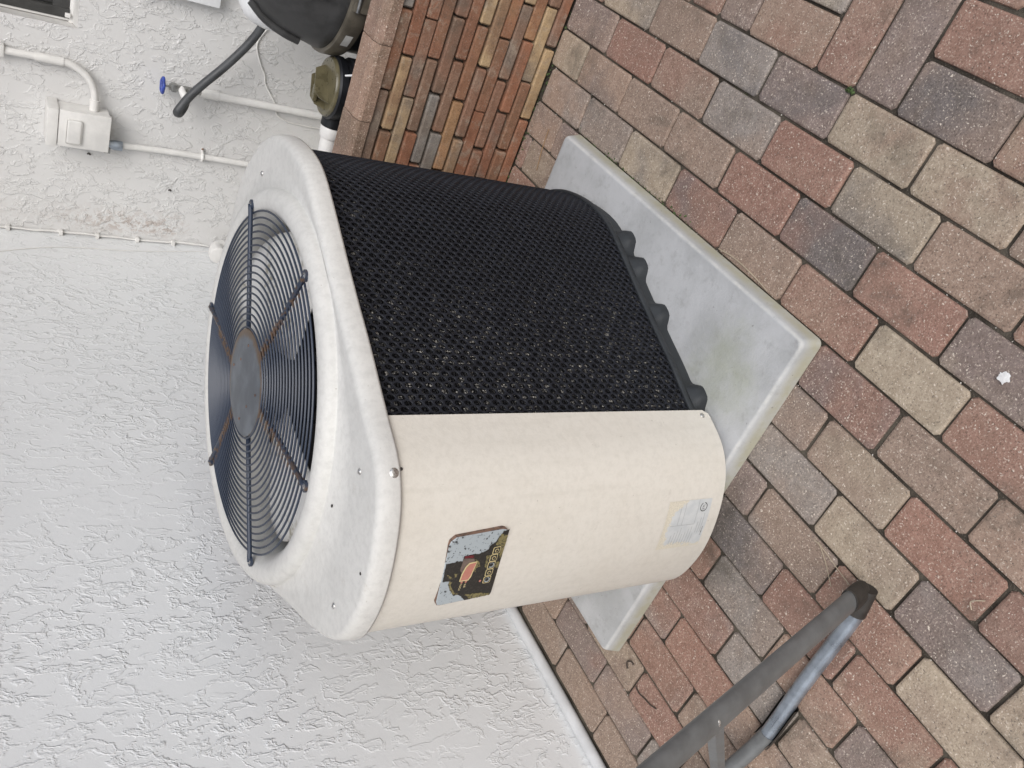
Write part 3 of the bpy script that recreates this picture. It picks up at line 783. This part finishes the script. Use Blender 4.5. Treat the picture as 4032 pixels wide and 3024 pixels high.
def ragged(P, amp, step=.018, seed=0):
    out = []; n_ = len(P)
    for i in range(n_):
        a_, b_ = Vector(P[i]), Vector(P[(i + 1) % n_]); m_ = max(1, int((b_ - a_).length / step))
        for k_ in range(m_):
            q_ = a_.lerp(b_, k_ / m_); nz = mnoise.noise_vector(Vector((q_.x * 34 + seed, q_.y * 34, seed)))
            out.append((q_.x + nz.x * amp, q_.y + nz.y * amp))
    return out
def patch(name, P, off, mat, amp=0., seed=0, parent=None):
    P = [px2uv(*q_) for q_ in P]
    if amp: P = ragged(P, amp, seed=seed)
    P = [(min(max(u, .004), .996), min(max(v_, .004), .996)) for u, v_ in P]
    o = mesh(name, [PQ(u, v_, off) for u, v_ in P], [tuple(range(len(P)))], mat, smooth=False)
    return child(o, parent or CP)
rc_ = [(.055, 0), (.93, 0), (.985, .05), (1, .11), (1, .90), (.95, .985), (.90, 1), (.06, 1), (.01, .97), (0, .92), (0, .09), (.015, .03)]
def ringP(off, ins): return [tuple(PQ(.5 + (u - .5) * (1 - ins), .5 + (v_ - .5) * (1 - ins), off)) for u, v_ in rc_]
pl = loft([ringP(-.010, .0), ringP(-.0012, 0), ringP(0, .012)], 'plate', 'plate', True, True, False); child(pl, CP)
rim = loft([ringP(-.010, -.012), ringP(-.0015, -.012), ringP(-.0015, .004)], 'edge', 'rim', False, False, False); child(rim, CP)
patch('overlay', [(470, 745), (590, 715), (690, 690), (770, 700), (800, 600), (1010, 560), (1060, 560), (1180, 520), (1260, 480), (1300, 400), (1400, 340), (1420, 300), (1540, 150), (1655, 115), (1620, 290), (1560, 500), (1480, 760), (1420, 1000), (1340, 1270), (1290, 1325),
                  (1050, 1380), (810, 1440), (760, 1370), (700, 1330), (600, 1340), (560, 1290), (520, 1200), (500, 1130), (530, 1070), (400, 1085), (420, 980)], .0004, 'overlay', .016, 3)
for i, P in enumerate([[(1500, 190), (1625, 210), (1600, 330), (1530, 540), (1480, 640), (1470, 560), (1510, 420), (1400, 390), (1440, 300)], [(1230, 590), (1290, 580), (1250, 700), (1215, 810), (1190, 790)], [(1420, 700), (1480, 690), (1450, 820), (1390, 800)],
                       [(520, 1060), (575, 1090), (540, 1140), (570, 1200), (610, 1280), (690, 1305), (600, 1330), (555, 1290), (500, 1150)], [(800, 1320), (1000, 1300), (1130, 1290), (1310, 1290), (1270, 1325), (1050, 1375), (900, 1400)],
                       [(990, 650), (1080, 700), (1110, 790), (1030, 810), (1020, 890), (950, 880), (1030, 700)], [(480, 940), (560, 980), (580, 1030), (500, 1010)], [(610, 930), (690, 920), (650, 990), (620, 990)]]):
    patch('glue_residue', P, .0008, 'olive', .014, 11 + i)
patch('display_glass', [(790, 640), (1000, 640), (1000, 700), (900, 735), (830, 805), (765, 930), (722, 860), (760, 740)], .0010, 'smoke')
patch('digits', [(812, 598), (975, 577), (985, 625), (808, 638)], .0012, 'led')
patch('display_edge', [(1050, 685), (960, 895), (930, 975), (875, 1045), (700, 1070), (750, 925), (822, 795), (895, 720)], .0014, 'print')
patch('display_tint', [(1032, 705), (945, 885), (915, 960), (865, 1028), (722, 1050), (766, 935), (836, 808), (905, 738)], .0018, 'pink')
def uvrect(c_, hu, hv, n_=4, r_=.35):
    P = []
    for (sx_, sy_, a0) in ((1, -1, -90), (1, 1, 0), (-1, 1, 90), (-1, -1, 180)):
        for k_ in range(n_ + 1):
            a_ = R(a0 + 90 * k_ / n_); P.append((c_[0] + hu * (sx_ * (1 - r_) + r_ * math.cos(a_)), c_[1] + hv * (sy_ * (1 - r_) + r_ * math.sin(a_))))
    return P
def uvpoly(name, P, off, mat): return child(mesh(name, [PQ(u, v_, off) for u, v_ in P], [tuple(range(len(P)))], mat, smooth=False), CP)
for i, c_ in enumerate([(1415, 485), (1358, 622), (1315, 755), (1275, 892), (1235, 1028)]):
    uv = px2uv(*c_)
    uvpoly('button', uvrect(uv, .052, .068), .0012, 'print'); uvpoly('button', uvrect(uv, .043, .057), .0016, 'overlay')
    if i in (2, 4):
        uvpoly('button_ring', uvrect(uv, .036, .048, 5, 1.), .0020, 'plate'); uvpoly('button_hole', uvrect((uv[0] + .006, uv[1] + .006), .026, .034, 5, 1.), .0024, 'ink')
    else:
        uvpoly('button_mark', uvrect(uv, .026, .034, 5, 1.), .0020, 'print'); uvpoly('button_mark', uvrect(uv, .018, .024, 5, 1.), .0024, 'overlay')
for c_ in ((750, 1085), (830, 1070), (1102, 1055)): uvpoly('indicator', uvrect(px2uv(*c_), .017, .021, 5, 1.), .0012, 'pink')
def text_on(name, body, size, place, mat, parent):
    cu = bpy.data.curves.new(name, 'FONT'); cu.body = body; cu.size = size; cu.align_x = 'CENTER'; cu.align_y = 'CENTER'; cu.resolution_u = 2; cu.offset = size * .012
    ob = bpy.data.objects.new(name, cu); C.objects.link(ob); dg = bpy.context.evaluated_depsgraph_get(); dg.update()
    me = bpy.data.meshes.new_from_object(ob.evaluated_get(dg)); bpy.data.objects.remove(ob); me.name = name
    for v in me.vertices: v.co = place(v.co.x, v.co.y)
    me.materials.clear(); me.materials.append(MAT[mat]); o = bpy.data.objects.new(name, me); C.objects.link(o); return child(o, parent)
def at_panel(c_):
    u, v_ = px2uv(*c_); b_ = PQ(u, v_, .0013); return lambda x_, y_: b_ + U_ * x_ + Vv * y_
text_on('lettering', 'POOL', .0056, at_panel((720, 1172)), 'print', CP); text_on('lettering', 'SPA', .0056, at_panel((808, 1142)), 'print', CP)

# ---- rating label low on the front panel
sA, sB, zA, zB = s_of(-1.04, .783), s_of(-.9325, .812), .0925, .2155
V, F, UV = [], [], []
n_ = 14
for i in range(n_ + 1):
    for j in range(n_ + 1): V.append(at(sA + (sB - sA) * i / n_, -.0006, zA + (zB - zA) * j / n_)); UV.append((i / n_, j / n_))
for i in range(n_):
    for j in range(n_): a_ = i * (n_ + 1) + j; F.append((a_, a_ + n_ + 1, a_ + n_ + 2, a_ + 1))
lab = mesh('rating_label', V, F, 'label'); uvl = lab.data.uv_layers.new(name='UVMap')
for lp in lab.data.loops: uvl.data[lp.index].uv = UV[lp.vertex_index]
child(lab, hp); lab['label'] = 'faded torn grey rating label'
def onlab(u, v_, off=.0002): return at(sA + (sB - sA) * u, -.0006 + off, zA + (zB - zA) * v_)
def stroke(name, u0, v0, u1, v1, wd, mat):
    d = Vector((u1 - u0, v1 - v0)); pn = Vector((-d.y, d.x)).normalized() * wd; m_ = 6; V, F = [], []
    for k_ in range(m_ + 1):
        q_ = Vector((u0, v0)) + d * k_ / m_; V.append(onlab(q_.x + pn.x, q_.y + pn.y)); V.append(onlab(q_.x - pn.x, q_.y - pn.y))
    for k_ in range(m_): F.append((2 * k_, 2 * k_ + 1, 2 * k_ + 3, 2 * k_ + 2))
    return child(mesh(name, V, F, mat, smooth=False), lab)
stroke('printed_line', .50, .30, .50, .86, .005, 'inkfade'); stroke('printed_line', .50, .30, .99, .30, .005, 'inkfade'); stroke('printed_line', .50, .60, .95, .60, .005, 'inkfade'); stroke('printed_line', .50, .70, .88, .70, .005, 'inkfade')
for k_ in range(9): stroke('printed_row', .08 + .01 * (k_ % 3), .26 + k_ * .062, .30 + .05 * ((k_ * 7) % 4), .26 + k_ * .062, .0055, 'inkfade')
for k_ in range(3): stroke('printed_row', .30, .10 + k_ * .055, .70 - .08 * k_, .10 + k_ * .055, .006, 'inkfade')
ce = (.84, .17)
Vr, Fr = [], []
for k_ in range(28):
    a_ = R(25 + 330 * k_ / 27)
    for r_ in (.088, .072): Vr.append(onlab(ce[0] + r_ * math.cos(a_) * 1.05, ce[1] + r_ * math.sin(a_) * .95))
for k_ in range(27): Fr.append((2 * k_, 2 * k_ + 1, 2 * k_ + 3, 2 * k_ + 2))
child(mesh('certification_ring', Vr, Fr, 'ink', smooth=False), lab)
text_on('lettering', 'ETL', .0078, lambda x_, y_: onlab(ce[0] + x_ / (sB - sA), ce[1] + y_ / (zB - zA)), 'ink', lab)
text_on('lettering', 'c', .006, lambda x_, y_: onlab(.70 + x_ / (sB - sA), .11 + y_ / (zB - zA)), 'inkfade', lab)
text_on('lettering', 'COMPANY', .0048, lambda x_, y_: onlab(.33 + x_ / (sB - sA), .055 + y_ / (zB - zA)), 'ink', lab)

# ================================================================== things on the back wall
# electrical disconnect box
eb = empty('electrical_box', (-1.35, YA, .945), 'white painted electrical disconnect box on the white stucco wall', 'electrical box')
box('body', (-1.416, 3.235, .945), (-1.290, YA - .001, 1.140), 'painted', eb, .004)
box('cover', (-1.420, 3.218, .943), (-1.284, 3.237, 1.112), 'painted', eb, .004)
box('raised_panel', (-1.404, 3.2085, 1.036), (-1.312, 3.2185, 1.086), 'painted', eb, .009, 4)
box('hood', (-1.422, 3.215, 1.1135), (-1.282, YA - .002, 1.148), 'painted', eb, .002)
box('hasp', (-1.424, 3.222, .936), (-1.402, 3.232, .958), 'brass', eb, .002)
# conduit above
cu_ = empty('upper_conduit', (-1.15, 3.30, 1.0), 'white conduit curving from beside the window into the electrical box', 'conduit')
P = smooth_path([(-1.140, 3.297, 1.62), (-1.140, 3.297, 1.30), (-1.1395, 3.297, 1.16), (-1.141, 3.296, 1.095), (-1.150, 3.292, 1.062), (-1.170, 3.288, 1.030), (-1.200, 3.284, 1.008), (-1.232, 3.282, .998), (-1.262, 3.281, .996)], 6)
tube('pipe', P, .0125, 'painted', cu_, 14)
tube('coupling', [(-1.1395, 3.297, 1.19), (-1.140, 3.2965, 1.103)], .0158, 'painted', cu_, 14)
tube('connector', [(-1.250, 3.281, .996), (-1.289, 3.281, .996)], .0168, 'painted', cu_, 14)
box('strap', (-1.158, 3.279, 1.282), (-1.120, 3.3195, 1.304), 'painted', cu_, .003)
# conduit below
cl_ = empty('lower_conduit', (-1.419, 3.30, .4), 'grimy white conduit dropping from the electrical box, held by a strap', 'conduit')
P = smooth_path([(-1.416, 3.292, .90), (-1.415, 3.300, .80), (-1.4135, 3.300, .60), (-1.4165, 3.300, .40), (-1.417, 3.300, .05)], 6)
tube('pipe', P, .0118, 'painted', cl_, 14)
lathe('connector', [(.0185, 0), (.0185, .030), (.0155, .040), (.0155, .052)], (-1.4155, 3.288, .888), 'zinc', cl_, 14)
tube('strap', [(-1.4355, 3.318, .592), (-1.4285, 3.306, .592), (-1.4275, 3.292, .592), (-1.4145, 3.2855, .592), (-1.4015, 3.292, .592), (-1.4005, 3.306, .592), (-1.386, 3.318, .592)], .006, 'painted', cl_, 8)
lathe('screw', [(.005, 0), (.004, .003), (.00005, .004)], (-1.387, 3.312, .592), 'edge', cl_, 10, Vector((0, -1, 0)))
# corner cable with clips
cc_ = empty('corner_cable', (-1.822, 3.312, .5), 'thin white cable clipped up the inside corner of the stucco walls', 'cable')
P = [(-1.822 + .0035 * math.sin(k_ * .9) * (k_ % 3 != 0), 3.313 - .0015 * math.cos(k_ * 1.7), .50 + k_ * .06) for k_ in range(24)]
tube('wire', smooth_path(P, 4), .0045, 'painted', cc_, 8)
for z_ in (.64, .78, .93, 1.06, 1.24): box('clip', (-1.8315, 3.300, z_), (-1.812, 3.3195, z_ + .014), 'painted', cc_, .002)
P = smooth_path([(XB + .002, 3.10, 1.36), (XB + .003, 3.16, 1.22), (XB + .003, 3.20, 1.10), (XB + .003, 3.215, .98), (XB + .003, 3.22, .86), (XB + .003, 3.235, .74), (XB + .003, 3.26, .60), (XB + .003, 3.28, .48)], 5)
tag(tube('thin_wire', P, .0016, 'painted', seg=6), 'hair-thin white wire drooping down the pale side wall near the corner', 'wire')
# pvc elbow in the corner
pe = empty('pvc_elbow', (-1.80, 3.25, 0), 'white plastic pipe elbow low in the corner behind the lid', 'pipe')
tube('pipe', smooth_path([(-1.795, 3.27, .0), (-1.795, 3.27, .40), (-1.795, 3.268, .455), (-1.796, 3.25, .482), (-1.796, 3.215, .487)], 6), .030, 'pvc', pe, 18)
lathe('socket', [(.0355, 0), (.0365, .003), (.0365, .034), (.030, .036)], (-1.796, 3.222, .487), 'pvc', pe, 24, Vector((0, -1, 0)))

# hose bib with blue wheel, its white riser, and the hose
hb = empty('hose_bib', (-1.142, 3.27, .68), 'outdoor tap with blue wheel handle on the white stucco wall', 'tap')
tube('valve_body', [(-1.142, 3.262, .675), (-1.142, 3.262, .757)], .0125, 'brass', hb, 12)
box('bonnet', (-1.156, 3.247, .732), (-1.128, 3.277, .752), 'brass', hb, .004)
tube('spout', smooth_path([(-1.142, 3.262, .715), (-1.150, 3.235, .712), (-1.160, 3.215, .703)], 4), .013, 'pvc', hb, 14)
tube('stem', [(-1.142, 3.262, .755), (-1.142, 3.262, .782)], .004, 'brass', hb, 8)
wh = tube('wheel_handle', [(-1.142 + .026 * math.cos(2 * math.pi * k_ / 30) * (1 + .06 * math.cos(5 * 2 * math.pi * k_ / 30)), 3.262 + .026 * math.sin(2 * math.pi * k_ / 30) * (1 + .06 * math.cos(5 * 2 * math.pi * k_ / 30)), .781) for k_ in range(30)], .0058, 'blue', hb, 8, True)
for k_ in range(5):
    a_ = 2 * math.pi * k_ / 5; tube('wheel_spoke', [(-1.142, 3.262, .783), (-1.142 + .026 * math.cos(a_), 3.262 + .026 * math.sin(a_), .781)], .0042, 'blue', wh, 6)
ri = empty('water_riser', (-1.154, 3.29, 0), 'white plastic water pipe rising up the stucco wall to the tap', 'pipe')
tube('pipe', [(-1.154, 3.290, .0), (-1.154, 3.290, .30), (-1.153, 3.289, .60)], .0145, 'pvc', ri, 16)
tube('adapter', [(-1.153, 3.289, .575), (-1.150, 3.284, .640)], .0175, 'pvc', ri, 16)
tube('nipple', [(-1.150, 3.283, .636), (-1.144, 3.266, .680)], .0095, 'brass', ri, 12)
ho = empty('garden_hose', (-1.1, 3.2, .6), 'dark grey hose looped from the tap towards the filter', 'hose')
P = smooth_path([(-1.163, 3.212, .704), (-1.185, 3.195, .712), (-1.205, 3.18, .727), (-1.196, 3.165, .738), (-1.165, 3.168, .722), (-1.13, 3.18, .697), (-1.08, 3.19, .655), (-1.02, 3.195, .604), (-.96, 3.195, .56), (-.90, 3.19, .523), (-.84, 3.18, .497), (-.74, 3.15, .47), (-.62, 3.10, .46)], 7)
tube('tube', P, .0155, 'hose', ho, 14)
# white enclosure at the right and its empty screw hole, low voltage wire
wb = empty('white_wall_box', (-.7, YA, .62), 'white box on the stucco wall, its lower corner showing beside the dark filter', 'wall box')
box('case', (-.826, 3.265, .626), (-.50, YA - .001, .92), 'white', wb, .003)
box('hinge', (-.840, 3.300, .72), (-.827, YA - .002, .76), 'painted', wb, .002)
P = smooth_path([(-.86, 3.312, .43), (-.93, 3.314, .46), (-1.00, 3.314, .435), (-1.04, 3.314, .41), (-1.075, 3.314, .40), (-1.11, 3.314, .375), (-1.15, 3.3135, .345), (-1.19, 3.3135, .33), (-1.205, 3.3135, .30), (-1.215, 3.3135, .24), (-1.215, 3.3135, .05)], 5)
tag(tube('thin_wire', P, .0035, 'painted', seg=6), 'thin white wire sagging across the stucco wall behind the riser pipe', 'wire')
# dark scraps stuck to the wall
for (x_, z_, l_, lab_) in ((-1.478, 1.0, .011, 'small black scrap on the stucco wall beside the electrical box'), (-1.585, .695, .010, 'small black scrap on the stucco wall, further below the electrical box')):
    P = smooth_path([(x_, YA - .006, z_), (x_ + .004, YA - .009, z_ - l_ * .5), (x_ - .002, YA - .007, z_ - l_)], 4)
    tag(tube('scrap', P, [.002] + [.0034] * (len(P) - 2) + [.001], 'speck', seg=7), lab_, 'scrap')

# ================================================================== filter, pump, white tank behind the low wall
ft = empty('filter_tank', (-.455, 2.56, 0), 'black pool filter tank with scuffed dome and clamp band', 'filter')
FX, FY = -.452, 2.562
lathe('tank_body', [(.195, .0), (.218, .02), (.222, .10), (.222, .44), (.226, .455), (.226, .47)], (FX, FY, 0), 'black', ft, 64)
lathe('clamp_band', [(.226, .462), (.240, .464), (.2425, .472), (.2425, .508), (.240, .516), (.226, .520)], (FX, FY, 0), 'band', ft, 64)
lathe('dome', [(.229, .517), (.231, .526), (.226, .545), (.222, .560), (.214, .605), (.198, .655), (.170, .705), (.130, .745), (.080, .770), (.00005, .782)], (FX, FY, 0), 'dome', ft, 64)
for k_ in range(6):
    a_ = R(200 + 60 * k_); d = Vector((math.cos(a_), math.sin(a_), 0)); c0 = Vector((FX, FY, 0))
    P = [c0 + d * .224 + Vector((0, 0, .585)), c0 + d * .213 + Vector((0, 0, .63)), c0 + d * .188 + Vector((0, 0, .688)), c0 + d * .15 + Vector((0, 0, .732))]
    tube('dome_rib', smooth_path(P, 4), .012, 'dome', ft, 8)
for a_ in (232, 262):
    d = Vector((math.cos(R(a_)), math.sin(R(a_)), 0)); t_ = Vector((-d.y, d.x, 0)); c0 = Vector((FX, FY, .49)) + d * .2435
    if a_ == 232:
        V = [c0 + t_ * sx_ * .024 + Vector((0, 0, sz_ * .011)) + d * (.0006 - .0012 * abs(sx_)) for sx_, sz_ in ((-1, -1), (0, -1), (1, -1), (1, 1), (0, 1), (-1, 1))]
        child(mesh('silver_label', V, [(0, 1, 4, 5), (1, 2, 3, 4)], 'sticker', smooth=False), ft)
    else:
        box('clamp_knuckle', tuple(c0 - Vector((.02, .012, .025))), tuple(c0 + Vector((.02, .016, .025))), 'band', ft, .004)
        tube('clamp_bolt', [c0 + Vector((-.02, -.01, .012)), c0 + Vector((.10, -.014, .012))], .006, 'brass', ft, 8)
wt = lathe('white_tank', [(.10, 0), (.115, .02), (.115, .48), (.112, .56), (.102, .60), (.08, .635), (.05, .652), (.00005, .656)], (-.655, 2.93, 0), 'white', None, 40)
tag(wt, 'smooth white plastic tank half hidden behind the black filter', 'tank')
pm = empty('pool_pump', (-.775, 2.47, 0), 'black pool pump with clear amber strainer lid and white union', 'pump')
PX, PYY = -.766, 2.455
lathe('strainer_body', [(.07, .10), (.085, .14), (.088, .30), (.090, .40), (.096, .405), (.096, .425), (.089, .430), (.089, .445), (.094, .450), (.095, .470), (.090, .476)], (PX, PYY, 0), 'black', pm, 48)
lathe('strainer_lid', [(.088, .472), (.0885, .480), (.084, .486), (.05, .489), (.00005, .490)], (PX, PYY, 0), 'amber', pm, 48)
for o_ in (-.018, .018):
    d = Vector((.62, .78, 0)); t_ = Vector((-d.y, d.x, 0)); c0 = Vector((PX, PYY, .489)) + t_ * o_
    V = [c0 - d * .070, c0 + d * .062, c0 + d * .045 + Vector((0, 0, .030)), c0 - d * .030 + Vector((0, 0, .042)), c0 - d * .055 + Vector((0, 0, .030))]
    V2 = [v + t_ * .004 for v in V]; n5 = 5
    child(mesh('handle', V + V2, [(0, 1, 2, 3, 4), (9, 8, 7, 6, 5)] + [(k_, (k_ + 1) % 5, 5 + (k_ + 1) % 5, 5 + k_) for k_ in range(5)], 'amber', smooth=False), pm)
c0 = Vector((PX, PYY, .489)); d = Vector((.62, .78, 0))
box('handle_bar', tuple(c0 - d * .03 + Vector((-.022, -.012, .028))), tuple(c0 - d * .03 + Vector((.022, .012, .040))), 'amber', pm, .003)
tube('motor', [(PX + .10, PYY + .30, .20), (PX + .02, PYY + .07, .24)], .085, 'black', pm, 28)
box('pump_foot', (PX - .09, PYY - .08, -.005), (PX + .09, PYY + .10, .11), 'black', pm, .01)
tube('inlet_port', [(PX - .06, PYY, .437), (PX - .118, PYY, .437)], .036, 'black', pm, 24)
lathe('union_nut', [(.031, 0), (.034, .004), (.034, .034), (.030, .040)], (PX - .116, PYY, .437), 'pvc', pm, 20, Vector((-1, 0, -.02)))
tube('inlet_pipe', [(PX - .15, PYY, .4365), (PX - .46, PYY, .431), (PX - .60, PYY, .40)], .0265, 'pvc', pm, 20)
tube('bonding_wire', smooth_path([(PX + .07, PYY - .09, .47), (PX + .10, PYY - .14, .44), (PX + .15, PYY - .20, .42), (PX + .24, PYY - .25, .44)], 5), .003, 'white', pm, 6)

# ================================================================== metal chair leg at the lower left of the photograph
ch = empty('metal_chair', (-1.1, .46, 0), 'grey tubular metal chair leg and ground runner with black rubber foot', 'chair')
A_, B_ = Vector((-.858, .487, .03)), Vector((-.876, .283, .786))
dL = (B_ - A_)
side_v = Vector((.79, .61, 0))
legP = [A_.lerp(B_, k_ / 14) for k_ in range(15)]
V, F = tube_geo(legP, .0205, 20, False, .62, Vector((-.60, .79, .2)))
o = mesh('leg', V, F, 'greytube'); sharp(o, 50); child(o, ch)
gt = smooth_path([(-.852, .484, .018), (-.90, .474, .0155), (-1.0, .468, .0155), (-1.117, .462, .0155), (-1.20, .455, .0158), (-1.262, .450, .020)], 7)
tube('ground_runner', gt, .0155, 'zinc', ch, 18)
gt2 = smooth_path([(-1.258, .450, .0195), (-1.30, .450, .026), (-1.36, .452, .040), (-1.46, .458, .066), (-1.62, .47, .11)], 6)
tube('runner_end', gt2, .0168, 'greytube', ch, 18)
ft_ = smooth_path([(-.8587, .4795, .058), (-.858, .485, .036), (-.853, .488, .024), (-.846, .4885, .0185), (-.853, .486, .0175), (-.892, .477, .0158)], 6)
fu = dL.normalized(); fP = [A_ + fu * k_ for k_ in (.050, .030, .012, -.004, -.013, -.019, -.023)]
V, F = tube_geo(fP, [.0232, .0234, .0232, .0218, .0182, .012, .003], 20, False, .70, Vector((-.60, .79, .2)))
o = mesh('rubber_foot', V, F, 'rubber'); sharp(o, 60); child(o, ch)
tube('rubber_sleeve', [(-.848, .486, .0175), (-.905, .474, .0165)], .0185, 'rubber', ch, 16)
V, F = [], []
for i, q_ in enumerate(smooth_path([(-1.165, .457, .0142), (-1.20, .455, .0142), (-1.25, .4505, .0170), (-1.285, .450, .0215)], 5)):
    for k_ in range(9):
        a_ = R(-200 + 220 * k_ / 8); V.append((q_.x, q_.y + .0205 * math.cos(a_), max(.0015, q_.z + .0175 * math.sin(a_))))
for i in range(len(V) // 9 - 1):
    for k_ in range(8): F.append((i * 9 + k_, i * 9 + k_ + 1, (i + 1) * 9 + k_ + 1, (i + 1) * 9 + k_))
child(mesh('rubber_pad', V, F, 'rubber'), ch)
tb = A_.lerp(B_, .655); q_ = tb + Vector((.35, -.62, .70)).normalized() * .012
lathe('rivet', [(.0085, -.004), (.0085, .0006), (.006, .0026), (.00005, .0034)], q_, 'steel', ch, 16, Vector((.30, -.62, .72)))
st_a, st_b = A_.lerp(B_, .655) + Vector((-.004, .012, -.012)), Vector((-1.37, .425, .11))
V, F = tube_geo([st_a, st_a.lerp(st_b, .5), st_b], .0135, 4, False, .22, Vector((.3, -.6, .7)))
o = mesh('strap', V, F, 'greytube', smooth=False); child(o, ch)

# ================================================================== litter
def needle(P, r_, mat, label, name='pine_needle', cat='pine needle'):
    tag(tube(name, smooth_path(P, 6), r_, mat, seg=6), label, cat)
needle([(-.945, .862, .006), (-.985, .848, .012), (-1.03, .842, .010), (-1.062, .838, .004)], .0011, 'needle', 'orange pine needle on the pavers beside the pad, under the rating label')
needle([(-.872, .628, .003), (-.871, .604, .003), (-.876, .566, .0035), (-.882, .52, .003)], .0010, 'straw', 'longer tan pine needle on the pavers ending at the rubber chair foot')
needle([(-.868, .618, .003), (-.885, .585, .004), (-.915, .545, .003)], .0009, 'straw', 'shorter tan pine needle on the pavers, crossing behind the chair leg')
needle([(-.738, .343, .003), (-.729, .352, .004), (-.719, .347, .004), (-.709, .338, .003)], .0011, 'straw', 'curled tan stem in a paver joint right of the chair foot')
needle([(-1.539, .760, .003), (-1.541, .742, .005), (-1.535, .720, .004), (-1.530, .70, .004), (-1.521, .682, .003)], .0019, 'twig', 'dark bent twig on the pavers between the pad and the white strip', 'twig', 'twig')
needle([(-1.531, .806, .003), (-1.518, .816, .004), (-1.503, .806, .005), (-1.505, .797, .004)], .0022, 'twig', 'dark curled scrap of twig on the pavers close to the pad corner', 'twig', 'twig')
needle([(-.545, 1.20, .004), (-.538, 1.15, .005), (-.540, 1.09, .004), (-.547, 1.03, .003)], .0012, 'straw', 'dry stem lying along the right edge of the concrete pad')
needle([(-.60, 1.97, .003), (-.66, 1.96, .006), (-.72, 1.95, .004)], .0011, 'needle', 'brown pine needle on the pavers between brick wall and pad')
# bird dropping: a low splash
V, F = [(0, 0, .0012)], []
for k_ in range(26):
    a_ = 2 * math.pi * k_ / 26; r_ = .0098 * (1 + .45 * mnoise.noise(Vector((math.cos(a_) * 3, math.sin(a_) * 3, 1.7)))); V.append((r_ * math.cos(a_), r_ * math.sin(a_), .0002))
for k_ in range(26): F.append((0, 1 + k_, 1 + (k_ + 1) % 26))
o = mesh('bird_dropping', V, F, 'dropping', loc=(-.401, .543, .0025)); tag(o, 'white splash of bird dropping on a dark paver', 'bird dropping')
# moss tufts and grit in the joints
def scatter(name, spots, mat, size, seed):
    rnd = random.Random(seed); V, F = [], []
    for (x_, y_, z_) in spots:
        s_ = size * rnd.uniform(.5, 1.4); b0 = len(V)
        for k_ in range(4):
            a_ = rnd.uniform(0, 6.28); V.append((x_ + s_ * math.cos(a_ + k_ * 1.57), y_ + s_ * math.sin(a_ + k_ * 1.57), z_))
        V.append((x_, y_, z_ + s_ * rnd.uniform(.5, 1.2)))
        F += [(b0, b0 + 1, b0 + 4), (b0 + 1, b0 + 2, b0 + 4), (b0 + 2, b0 + 3, b0 + 4), (b0 + 3, b0, b0 + 4)]
    return mesh(name, V, F, mat, smooth=False)
rnd = random.Random(5); spots = []
for _ in range(260):      # along the foot of the brick wall and pad
    c_ = rnd.random()
    if c_ < .45: spots.append((rnd.uniform(-1.0, .1), 2.083 - abs(rnd.gauss(0, .010)), rnd.uniform(-.003, .001)))
    elif c_ < .8: spots.append((-.553 + abs(rnd.gauss(0, .006)), rnd.uniform(1.30, 1.84), rnd.uniform(-.003, .001)))
    else: spots.append((X0 + rnd.gauss(0, .002), 1.106 + rnd.gauss(0, .004), .0))
tag(scatter('moss', spots, 'moss', .0035, 3), 'green moss growing in the joints by the brick wall and pad', 'moss', None, 'stuff')
spots = []
for _ in range(420):
    c_ = rnd.random()
    if c_ < .4: spots.append((rnd.uniform(-1.0, .1), 2.06 - abs(rnd.gauss(0, .03)), .0005))
    else:
        i = rnd.randrange(1, 15); spots.append((X0 - WM * i + rnd.gauss(0, .0012), rnd.uniform(.1, 2.0), -.004))
tag(scatter('grit', spots, 'grit', .0016, 9), 'pale grit lying in the paver joints', 'grit', None, 'stuff')
